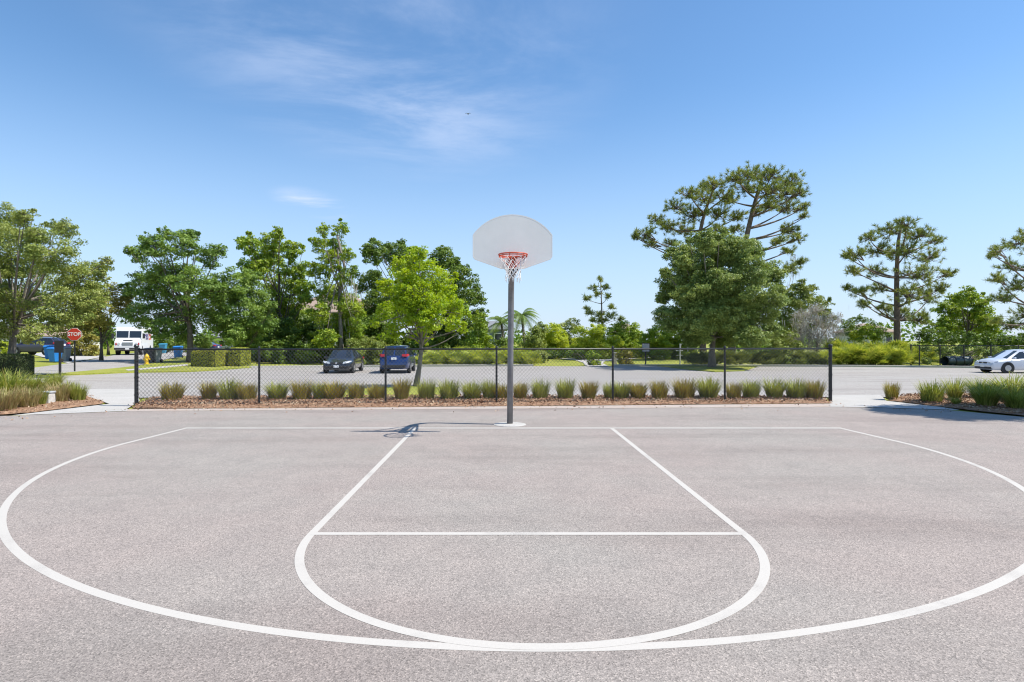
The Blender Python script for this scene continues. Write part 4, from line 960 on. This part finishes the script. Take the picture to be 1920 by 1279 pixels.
MB().box((0, 0, .315), (.29, .25, .045)).build('cap', 'sign_grey', t, bevel=.012)

# ------------------------------------------------------------------ signs, hydrant, bins, posts
def text_mesh(name, body, size, m, parent, loc, rot, ext=.004, sx=1.0):
    cu = bpy.data.curves.new(name, 'FONT'); cu.body = body; cu.size = size; cu.extrude = ext; cu.align_x = 'CENTER'; cu.align_y = 'CENTER'; cu.offset = size * .018
    o = bpy.data.objects.new(name, cu); COL.objects.link(o); bpy.context.view_layer.update()
    me = bpy.data.meshes.new_from_object(o.evaluated_get(bpy.context.evaluated_depsgraph_get())); bpy.data.objects.remove(o)
    me.materials.clear(); me.materials.append(M[m]); q = bpy.data.objects.new(name, me); COL.objects.link(q); q.parent = parent; q.location = loc; q.rotation_euler = rot; q.scale = (sx, 1, 1)
    return q
X, Y = PX(139.5, 32.5), 32.5; z = g(X, Y)
t = thing('stop_sign', 'red octagonal stop sign on a black post beside the street', 'stop sign', (X, Y, z), math.atan2(-X, Y) * .35)
MB().tube([(0, .03, -.05), (0, .03, 2.45)], .04, 12).build('post', 'black', t)
zc = HZ(627, Y) - z
def octo(r): return [(r * math.cos(R(22.5 + 45 * k)), zc + r * math.sin(R(22.5 + 45 * k))) for k in range(8)]
MB().prism(octo(.375), .012, 'y', -.02).build('border', 'letter', t)
sg = MB().prism(octo(.350), .012, 'y', -.030).build('sign_face', 'red', t)
text_mesh('lettering', 'STOP', .28, 'letter', sg, (0, -.039, zc), (R(90), 0, 0), .003, .92)
X, Y = PX(112.5, 25.0), 25.0; z = g(X, Y)
t = thing('black_sign', 'black rectangular sign panel on a black post by the left bed', 'sign', (X, Y, z))
MB().box((0, 0, .76), (.075, .075, 1.62)).build('post', 'black', t, bevel=.008)
MB().box((0, -.055, 1.33 - z), (.40, .03, .52)).build('panel', 'black', t, bevel=.01)
MB().lathe([(.055, 0), (.055, .03), (.02, .06), (.02, .08), (.004, .11)], 10, (0, 0, 1.57)).build('finial', 'black', t)
X, Y = PX(1210.5, 47), 47.0; z = g(X, Y)
t = thing('small_sign', 'small pale sign on a thin black post on the lawn by the footpath', 'sign', (X, Y, z))
MB().box((0, 0, .9), (.09, .09, 1.9)).build('post', 'black', t); MB().box((0, -.07, 1.45), (.55, .03, .62)).build('panel', 'sign_grey', t, bevel=.01)
MB().box((0, -.05, 1.45), (.62, .02, .70)).build('frame', 'black', t)
X, Y = PX(1153, 50), 50.0; z = g(X, Y)
t = thing('path_post', 'short beige post beside the footpath and the small orange-tinged shrub', 'post', (X, Y, z))
MB().box((0, 0, .45), (.28, .28, 1.0)).build('shaft', 'beige', t, bevel=.02); MB().box((0, 0, .98), (.33, .33, .08)).build('cap', 'concrete', t, bevel=.02)
X, Y = PX(1275, 50), 50.0; z = g(X, Y)
t = thing('exercise_frame', 'pale metal exercise frame with bars and a bent hoop left of the oak trunk', 'exercise frame', (X, Y, z))
MB().tube([(0, 0, -.05), (0, 0, 1.75)], .06, 10).build('upright', 'pale_metal', t)
MB().tube([(-.35, 0, 1.15), (.25, 0, 1.15)], .035, 8).build('bar', 'pale_metal', t); MB().tube([(-.3, 0, .75), (.2, 0, .75)], .03, 8).build('bar', 'pale_metal', t)
MB().tube([(.05, 0, 1.2)] + [(.36 - .3 * math.cos(a), 0, 1.55 + .25 * math.sin(a)) for a in np.linspace(0, math.pi, 9)] + [(.66, 0, 1.1)], .03, 8).build('hoop', 'pale_metal', t)

X, Y = P(275, 684.3); z = g(X, Y) + .05
t = thing('fire_hydrant', 'yellow fire hydrant on the verge left of the clipped hedge', 'fire hydrant', (X, Y, z))
MB().lathe([(.0, -.02), (.19, -.02), (.19, .05), (.125, .06), (.125, .46), (.17, .47), (.17, .52), (.0, .521)], 18).build('barrel', 'yellow', t, smooth=False)
MB().lathe([(.155, .522), (.14, .60), (.09, .67), (.05, .69), (.05, .75), (.0, .751)], 18).build('bonnet', 'yellow', t)
for sx_ in (-1, 1): MB().tube([(sx_ * .10, 0, .36), (sx_ * .22, 0, .36)], .06, 12).build('nozzle', 'yellow', t)
MB().tube([(0, -.10, .33), (0, -.24, .33)], .085, 12).build('pumper_cap', 'yellow', t)

def wheelie_bin(label, px, Y, m, rz, group, lidm=None, lift=0.0, sc=1.0):
    X = PX(px, Y); z = g(X, Y) + lift
    t = thing('wheelie_bin', label, 'bin', (X, Y, z), rz, group); t.scale = (sc, sc, sc)
    b = MB(); b.add([(-.24, -.26, .05), (.24, -.26, .05), (.24, .22, .05), (-.24, .22, .05), (-.31, -.38, .98), (.31, -.38, .98), (.31, .34, .98), (-.31, .34, .98)], [(3, 2, 1, 0), (4, 5, 6, 7), (0, 1, 5, 4), (1, 2, 6, 5), (2, 3, 7, 6), (3, 0, 4, 7)])
    b.box((0, -.36, .93), (.66, .10, .06)); b.build('body', m, t, bevel=.02)
    l = MB(); l.add([(-.34, -.44, .985), (.34, -.44, .985), (.34, .36, .985), (-.34, .36, .985), (-.30, -.36, 1.07), (.30, -.36, 1.07), (.30, .34, 1.10), (-.30, .34, 1.10)], [(3, 2, 1, 0), (4, 5, 6, 7), (0, 1, 5, 4), (1, 2, 6, 5), (2, 3, 7, 6), (3, 0, 4, 7)])
    l.build('lid', lidm or m, t, bevel=.015)
    MB().tube([(-.28, .42, .97), (.28, .42, .97)], .02, 8).build('handle', m, t)
    for sx_ in (-1, 1): MB().tube([(sx_ * .27, .22, .13), (sx_ * .33, .22, .13)], .13, 14).build('wheel', 'tyre', t)
GB = 'wheelie bins put out at the street'
wheelie_bin('blue wheelie bin behind its taller-looking neighbour, left of the black sign post', 94.5, 45, 'bin_blue', .3, GB, lift=.12)
wheelie_bin('blue wheelie bin standing forward on the street, touching the black sign panel', 104, 42.5, 'bin_blue', -.2, GB)
wheelie_bin('grey wheelie bin right of the black sign post', 121, 44, 'bin_grey', 0.1, GB)
wheelie_bin('black wheelie bin just behind the yellow fire hydrant', 281, 43, 'bin_black', .2, GB, lift=.05)
wheelie_bin('dark grey wheelie bin right of the black one behind the yellow hydrant', 292, 43.5, 'bin_grey', -.1, GB, lift=.05)
wheelie_bin('blue wheelie bin left of the oak trunk, above the fence rail', 334, 53, 'bin_blue', .2, GB)
wheelie_bin('teal bin in the distance right behind the white delivery van', 306, 70, 'bin_teal', .2, GB, sc=1.1)

# agility tunnel
X, Y = P(1794, 686.5); z = g(X, Y)
t = thing('play_tunnel', 'dark green barrel-shaped tunnel lying on the lawn behind the distant fence', 'tunnel', (X, Y, z), .12)
def ringtube(x0, x1, ro, ri, n=24):
    mb = MB(); vs = [(x, r * math.cos(2 * math.pi * k / n), .40 + r * math.sin(2 * math.pi * k / n)) for x, r in ((x0, ro), (x1, ro), (x1, ri), (x0, ri)) for k in range(n)]
    fs = [(i * n + k, i * n + (k + 1) % n, ((i + 1) % 4) * n + (k + 1) % n, ((i + 1) % 4) * n + k) for i in range(4) for k in range(n)]
    return mb.add(vs, fs)
ringtube(-1.05, 1.05, .37, .34).build('barrel', 'tunnel', t, smooth=False)
for x in (-1.02, -.35, .35, 1.02): ringtube(x - .04, x + .04, .395, .372).build('hoop', 'black', t)
for x in (-.7, .7): MB().box((x, 0, .06), (.12, .75, .16)).build('foot', 'black', t)

# ------------------------------------------------------------------ vehicles
def car(name, label, cat, loc, rz, paint, L, Wd, H, style, group='parked cars', front_w=.62):
    """x forward; body lofted through stations, then windows, lamps, wheels as parts"""
    t = thing(name, label, cat, loc, rz, group); hw = Wd / 2
    # stations: (x fraction from front, bottom z, shoulder z, top z, half width factor, top half width factor)
    sh = H * .60
    if style == 'sedan': st = [(0, .34, .50, .52, .78, .70), (.02, .22, .62, .66, .90, .80), (.10, .20, .70, .76, .98, .84), (.26, .20, sh, sh + .06, 1, .84), (.40, .20, sh + .02, H - .05, 1, .66), (.50, .20, sh + .03, H, 1, .66), (.66, .20, sh + .04, H - .04, 1, .64), (.84, .20, sh + .06, sh + .12, 1, .80), (.97, .22, sh + .02, sh + .06, .93, .80), (1, .34, sh - .18, sh - .14, .84, .74)]; ws, rw = (3, 4), (6, 7); sw = (3, 7)
    elif style == 'suv': st = [(0, .40, .62, .66, .80, .70), (.02, .27, .80, .86, .92, .82), (.10, .25, .92, .98, .98, .86), (.24, .25, sh, sh + .06, 1, .86), (.36, .25, sh + .02, H - .06, 1, .74), (.50, .25, sh + .03, H, 1, .74), (.80, .25, sh + .05, H - .03, 1, .72), (.86, .25, sh + .05, H - .06, 1, .71), (.965, .27, sh + .03, sh + .06, .96, .84), (1, .40, .80, .84, .88, .78)]; ws, rw = (3, 4), (7, 8); sw = (3, 8)
    else: st = [(0, .34, .52, .55, .78, .68), (.02, .22, .66, .70, .90, .80), (.09, .20, .76, .84, .98, .84), (.21, .20, sh - .03, sh + .04, 1, .84), (.38, .20, sh + .02, H - .06, 1, .66), (.50, .20, sh + .03, H, 1, .66), (.72, .20, sh + .06, H - .07, 1, .63), (.80, .20, sh + .07, H - .14, 1, .62), (.95, .22, sh + .06, sh + .10, .95, .76), (1, .34, sh - .20, sh - .16, .86, .74)]; ws, rw = (3, 4), (7, 8); sw = (3, 8)
    def sec(s):
        fx_, zb, zs, zt, wf, tf = s; x = L / 2 - fx_ * L; w = hw * wf
        return [(x, 0, zb), (x, w * .86, zb), (x, w * .97, zb + .10), (x, w, zb + (zs - zb) * .45), (x, w * .985, zs - .05), (x, w * .93, zs), (x, hw * tf, zt - .02), (x, hw * tf * .75, zt + .015), (x, 0, zt + .03)]
    S_ = [sec(s) for s in st]; n = len(S_[0]); mb = MB()
    for sg in (1, -1):
        vs = [(p[0], sg * p[1], p[2]) for s in S_ for p in s]
        fs = [(i * n + k, i * n + k + 1, (i + 1) * n + k + 1, (i + 1) * n + k) for i in range(len(S_) - 1) for k in range(n - 1)]
        fs += [tuple(range(n)), tuple((len(S_) - 1) * n + k for k in range(n - 1, -1, -1))]
        mb.add(vs, fs)
    body = mb.build('body', paint, t, smooth=False)
    bm = bmesh.new(); bm.from_mesh(body.data); bmesh.ops.remove_doubles(bm, verts=bm.verts, dist=.001)
    for f in bm.faces: f.smooth = True
    for e in bm.edges: e.smooth = len(e.link_faces) == 2 and e.calc_face_angle(3) < R(38)
    bm.to_mesh(body.data); bm.free()
    def V3(i, k, f=0.0): return Vector(S_[i][k]) 
    def panel(nm, q, m, off, ins=.06, parent=None):
        q = [Vector(p) for p in q]; c = sum(q, Vector()) / len(q); nn = (q[1] - q[0]).cross(q[-1] - q[0]).normalized()
        if nn.dot(c - Vector((0, 0, H * .45))) < 0: nn = -nn
        q = [p + (c - p).normalized() * ins + nn * off for p in q]; q2 = [p - nn * (off + .01) for p in q]; k = len(q)
        return MB().add(q + q2, [tuple(range(k))] + [(i, k + i, k + (i + 1) % k, (i + 1) % k) for i in range(k)]).build(nm, m, parent or t)
    for nm, (a, b) in (('windshield', ws), ('rear_window', rw)):
        p, q = S_[a], S_[b]; lo, hi = (p, q) if p[6][2] < q[6][2] else (q, p)
        panel(nm, [(lo[6][0], -lo[6][1] * .95, lo[6][2] + .015), (lo[6][0], lo[6][1] * .95, lo[6][2] + .015), (hi[6][0], hi[6][1] * .95, hi[6][2] + .015), (hi[6][0], -hi[6][1] * .95, hi[6][2] + .015)], 'glass', .022, .05)
    for sg in (1, -1):
        a, b = sw; mid = (a + b) // 2 + (1 if style != 'sedan' else 0)
        for (i0, i1, nm) in ((a, mid, 'side_window'), (mid, b, 'side_window')):
            lowp = [S_[i][5] for i in range(i0, i1 + 1)]; top = [S_[i][6] for i in range(i0, i1 + 1)]
            q = []
            for p, u_ in zip(lowp, top):
                q.append((Vector((p[0], sg * p[1], p[2])) * .93 + Vector((u_[0], sg * u_[1], u_[2])) * .07))
            for p, u_ in list(zip(lowp, top))[::-1]:
                if u_[2] - p[2] < .12: continue
                q.append((Vector((p[0], sg * p[1], p[2])) * .12 + Vector((u_[0], sg * u_[1], u_[2])) * .88))
            q = [p + Vector((0, sg * .014, .004)) for p in q]; q2 = [p - Vector((0, sg * .03, 0)) for p in q]; k = len(q)
            cx_ = sum((p.x for p in q)) / k
            for p in q + q2: p.x += .03 if p.x < cx_ - .2 else (-.03 if p.x > cx_ + .2 else 0)
            MB().add(q + q2, [tuple(range(k))] + [(i, k + i, k + (i + 1) % k, (i + 1) % k) for i in range(k)]).build(nm, 'glass', t)
    # lamps, grille, bumpers, plates, mirrors
    xf, xr = L / 2, -L / 2; zl = .64 if style != 'suv' else .84; zt_ = sh - .06 if style != 'suv' else sh + .10
    for sg in (1, -1):
        MB().add([(xf - .02, sg * hw * .42, zl - .05), (xf - .05, sg * hw * .80, zl + .00), (xf - .30, sg * hw * .985, zl + .10), (xf - .28, sg * hw * .92, zl + .14), (xf - .03, sg * hw * .46, zl + .07),
                  (xf - .14, sg * hw * .42, zl - .05), (xf - .18, sg * hw * .78, zl), (xf - .36, sg * hw * .9, zl + .08), (xf - .34, sg * hw * .88, zl + .10), (xf - .14, sg * hw * .46, zl + .05)],
                 [(0, 1, 4), (1, 2, 3, 4), (0, 5, 6, 1), (1, 6, 7, 2), (2, 7, 8, 3), (3, 8, 9, 4), (4, 9, 5, 0)]).build('headlight', 'lamp_clear', t)
        MB().add([(xr + .012, sg * hw * .52, zt_ - .06), (xr + .02, sg * hw * .86, zt_ - .08), (xr + .30, sg * hw * .99, zt_ - .02), (xr + .28, sg * hw * .97, zt_ + .08), (xr + .04, sg * hw * .86, zt_ + .09), (xr + .03, sg * hw * .54, zt_ + .07),
                  (xr + .16, sg * hw * .52, zt_ - .06), (xr + .16, sg * hw * .8, zt_ - .08), (xr + .36, sg * hw * .85, zt_), (xr + .34, sg * hw * .82, zt_ + .06), (xr + .18, sg * hw * .8, zt_ + .07), (xr + .18, sg * hw * .54, zt_ + .05)],
                 [(0, 1, 4, 5), (1, 2, 3, 4), (0, 6, 7, 1), (1, 7, 8, 2), (2, 8, 9, 3), (3, 9, 10, 4), (4, 10, 11, 5), (5, 11, 6, 0)]).build('tail_light', 'lamp_red', t)
        xm = S_[ws[0]][0][0] - .22
        MB().box((xm, sg * (hw + .07), sh + .07), (.12, .20, .13)).build('mirror', paint, t, bevel=.03)
        for i_, x in enumerate((L * .5 - L * .19, -L * .5 + L * .2)):
            r = .33 if style != 'suv' else .36
            MB().tube([(x, sg * (hw - .05), r), (x, sg * (hw + .006), r)], r * 1.16, 22).build('wheel_arch', 'trim', t)
            w = MB().tube([(x, sg * (hw - .20), r), (x, sg * (hw + .016), r)], r, 22).build('tyre', 'tyre', t)
            rim_ = MB().tube([(x, sg * (hw), r), (x, sg * (hw + .022), r)], r * .56, 18)
            for k in range(5):
                a = 2 * math.pi * k / 5; rim_.box((x + r * .36 * math.cos(a), sg * (hw + .026), r + r * .36 * math.sin(a)), (.05, .012, .05))
            rim_.build('wheel_rim', 'alloy', w)
    MB().box((xf - .035, 0, zl - .02), (.05, hw * .72, .14)).build('grille', 'trim', t, bevel=.01)
    MB().box((xf - .005, 0, zl + .0), (.03, .12, .09)).build('badge', 'chrome', t, bevel=.02)
    MB().box((xf - .07, 0, .34 if style != 'suv' else .42), (.14, hw * 1.5, .15)).build('front_bumper', 'trim', t, bevel=.02)
    MB().box((xr + .07, 0, .36 if style != 'suv' else .44), (.16, hw * 1.55, .18)).build('rear_bumper', 'trim', t, bevel=.02)
    MB().box((xf - .0, 0, .44 if style != 'suv' else .54), (.02, .32, .15)).build('licence_plate', 'letter', t)
    MB().box((xr + .0, 0, .62 if style != 'suv' else .92), (.05, .32, .15)).build('licence_plate', 'letter', t)
    return t
def on_ground(px, Y): X = PX(px, Y); return (X, Y, g(X, Y))
Yc = 35.6
x, y, z = on_ground(633, Yc); car('parked_car', 'black sedan parked nose forward behind the fence', 'car', (x - .75 + .55, y + 2.3, z), R(-90) + .05, 'car_black', 4.6, 1.80, 1.46, 'sedan')
x, y, z = on_ground(724, Yc); car('parked_car', 'bright blue crossover parked tail forward beside the black sedan', 'car', (x + .35, y + 2.25, z), R(90) + .05, 'car_blue', 4.5, 1.84, 1.68, 'suv')
car('parked_car', 'silver-white hatchback cut off by the right edge of the picture', 'car', (PX(1828, 36.5) + 3.15, 36.9, g(30, 36.5)), R(180) - .06, 'car_white', 4.5, 1.80, 1.46, 'hatch')
x, y, z = on_ground(74, 54); car('parked_car', 'dark navy crossover parked side on behind the oak at the far left', 'car', (x, y, z + .25), R(180) - .05, 'car_navy', 4.7, 1.86, 1.62, 'suv')
x, y, z = on_ground(383, 84); car('parked_car', 'small distant dark car glimpsed under the wide oak', 'car', (x, y, z), R(170), 'car_navy', 4.5, 1.8, 1.5, 'sedan')

# delivery van
Yv = 63.0; Xv = PX(241, Yv)
t = thing('delivery_van', 'white boxy delivery van with two-pane windshield and purple and red lettering on its side', 'van', (Xv, Yv, 0.02), R(-90) + R(21))
w = 1.22   # half width; x forward, body runs back from x=0
b = MB(); out = [(-6.4, .52), (-6.4, 2.92), (-6.3, 3.0), (-.55, 3.0), (-.42, 2.90), (-.15, 1.72), (.42, 1.42), (.50, .98), (.50, .52)]
b.prism(out, 2 * w, 'y', 0); b.build('body', 'white', t, bevel=.025)
MB().box((-3.4, 0, .47), (6.2, 2.0, .16)).build('chassis', 'trim', t)
def vpan(nm, x0, z0, x1, z1, y0, y1, m, off, parent=None):
    d = Vector((x1 - x0, 0, z1 - z0)).normalized(); nn = Vector((d.z, 0, -d.x)); nn = nn if nn.x > 0 else -nn
    q = [Vector((x0, y0, z0)), Vector((x0, y1, z0)), Vector((x1, y1, z1)), Vector((x1, y0, z1))]; q = [p + nn * off for p in q]; q2 = [p - nn * (off + .02) for p in q]
    return MB().add(q + q2, [(0, 1, 2, 3)] + [(i, 4 + i, 4 + (i + 1) % 4, (i + 1) % 4) for i in range(4)]).build(nm, m, parent or t)
def onslope(z): return -.42 + (2.90 - z) / (2.90 - 1.72) * .27
for y0, y1 in ((-1.15, -.05), (.05, 1.15)): vpan('windshield', onslope(1.84), 1.84, onslope(2.56), 2.56, y0, y1, 'glass', .012)
gr = MB().box((.505, 0, 1.18), (.03, .98, .32)).build('grille', 'bin_grey', t)
sl = MB()
for k in range(4): sl.box((.525, 0, 1.07 + .075 * k), (.016, .96, .022))
sl.build('grille_bar', 'chrome', gr)
for s in (1, -1):
    MB().tube([(.47, s * .80, 1.18), (.522, s * .80, 1.18)], .13, 16).build('headlight', 'lamp_clear', t)
    MB().box((.505, s * 1.04, 1.18), (.03, .12, .24)).build('indicator', 'lamp_red', t)
    MB().tube([(-.10, s * 1.20, 2.35), (.05, s * 1.42, 2.30), (.05, s * 1.42, 1.75)], .018, 6).box((.05, s * 1.43, 2.02), (.07, .22, .52)).build('mirror', 'trim', t)
    for x in (-.55, -4.7):
        wv = MB().tube([(x, s * (w - .32), .42), (x, s * (w + .0), .42)], .42, 22).build('tyre', 'tyre', t); MB().tube([(x, s * w, .42), (x, s * (w + .02), .42)], .23, 16).build('wheel_rim', 'alloy', wv)
        MB().tube([(x, s * (w - .05), .46), (x, s * (w + .004), .46)], .52, 22).build('wheel_arch', 'trim', t)
    MB().box((-1.05, s * (w + .004), 1.72), (.80, .02, 2.2)).build('side_door', 'white', t, bevel=.01)
MB().box((.56, 0, .66), (.16, 2.40, .20)).build('front_bumper', 'trim', t, bevel=.02); MB().box((.65, 0, .66), (.02, .36, .16)).build('licence_plate', 'letter', t)
MB().box((.20, 0, 1.60), (.30, .9, .018), 0, 0).build('bonnet_vent', 'trim', t).rotation_euler = (0, 0, 0)
text_mesh('lettering', 'Fed', 1.35, 'purple', t, (-2.55, w + .012, 2.05), (R(90), 0, R(180)), .004)
text_mesh('lettering', 'Ex', 1.35, 'orange_letter', t, (-4.45, w + .012, 2.05), (R(90), 0, R(180)), .004)

# ------------------------------------------------------------------ houses half seen through the trees
def house(label, px0, px1, Y, eave_py, ridge_py, wallm, roofm, seed, storeys=1):
    x0, x1 = PX(px0, Y), PX(px1, Y); w_ = x1 - x0; d = 9.0; z = g(x0, Y) - .1; ze = HZ(eave_py, Y) - z; zr = HZ(ridge_py, Y) - z
    t = thing('house', label, 'house', ((x0 + x1) / 2, Y, z), 0, 'houses beyond the trees')
    wl = MB().box((0, d / 2, ze / 2), (w_, d, ze)).build('wall', wallm, t)
    o = .5; hx, hip = w_ / 2 + o, min(d / 2 + o, w_ / 2) * .95
    MB().add([(-hx, -o, ze + .01), (hx, -o, ze + .01), (hx, d + o, ze + .01), (-hx, d + o, ze + .01), (-hx + hip, d / 2, zr), (hx - hip, d / 2, zr)] + [(-hx, -o, ze - .18), (hx, -o, ze - .18), (hx, d + o, ze - .18), (-hx, d + o, ze - .18)],
             [(0, 1, 5, 4), (1, 2, 5), (2, 3, 4, 5), (3, 0, 4), (6, 7, 1, 0), (7, 8, 2, 1), (8, 9, 3, 2), (9, 6, 0, 3), (9, 8, 7, 6)]).build('roof', roofm, t)
    n = max(2, int(w_ / 3))
    for s in range(storeys):
        for k in range(n):
            x = -w_ / 2 + w_ * (k + .5) / n; zc_ = ze - 1.3 - 2.8 * s
            f = MB().box((x, -.01, zc_), (1.2, .08, 1.3)).build('window', 'letter', t); MB().box((x, -.045, zc_), (1.0, .04, 1.1)).build('pane', 'glass', f)
    if storeys > 1: MB().box((0, -.012, ze - 2.85), (w_, .06, .22)).build('band', 'letter', t)
    return t
house('two-storey blue-grey house left of the hoop pole, behind the palms', 898, 946, 92, 617, 600, 'wall_blue', 'roof_grey', 1, 2)
house('pale house with a low tan roof far right of the small young pine', 1158, 1200, 150, 624, 606, 'wall_pale', 'roof_tan', 2)
house('pale tan-roofed house behind the lone pine', 1628, 1680, 95, 622, 605, 'wall_pale', 'roof_tan', 3)
house('large tan-roofed house between the fresh green tree and the mossy tree', 530, 700, 84, 585, 548, 'beige', 'roof_tan', 4, 2)
house('pale house in the distance under the wide oak', 370, 460, 118, 632, 612, 'wall_pale', 'roof_grey', 5)
house('pale house behind the navy crossover at the far left', -60, 110, 84, 630, 606, 'wall_pale', 'roof_tan', 6)

# ------------------------------------------------------------------ bird
Yb = 60.0
t = thing('bird', 'small dark bird gliding in the open sky left of the backboard', 'bird', (PX(877.5, Yb), Yb, HZ(213.5, Yb)))
bb = MB().tube([(-.02, -.16, 0), (0, -.08, .01), (0, .04, .01), (0, .12, 0), (0, .2, .0)], [.012, .045, .055, .035, .02], 8)
bb.add([(-.03, .18, 0), (.03, .18, 0), (.05, .30, 0), (-.05, .30, 0), (0, .24, .012)], [(0, 1, 4), (1, 2, 4), (2, 3, 4), (3, 0, 4), (3, 2, 1, 0)])
bb.build('body', 'black', t, smooth=True)
for s in (1, -1):
    MB().add([(s * .03, -.06, .02), (s * .03, .08, .02), (s * .17, .05, .07), (s * .17, -.07, .07), (s * .30, .07, .02), (s * .29, .0, .02), (s * .03, .01, .035), (s * .17, -.01, .085)],
             [(0, 3, 7, 6), (6, 7, 2, 1), (3, 5, 7), (7, 5, 4), (7, 4, 2), (0, 6, 1), (0, 1, 2, 3), (3, 2, 4, 5)]).build('wing', 'black', t)
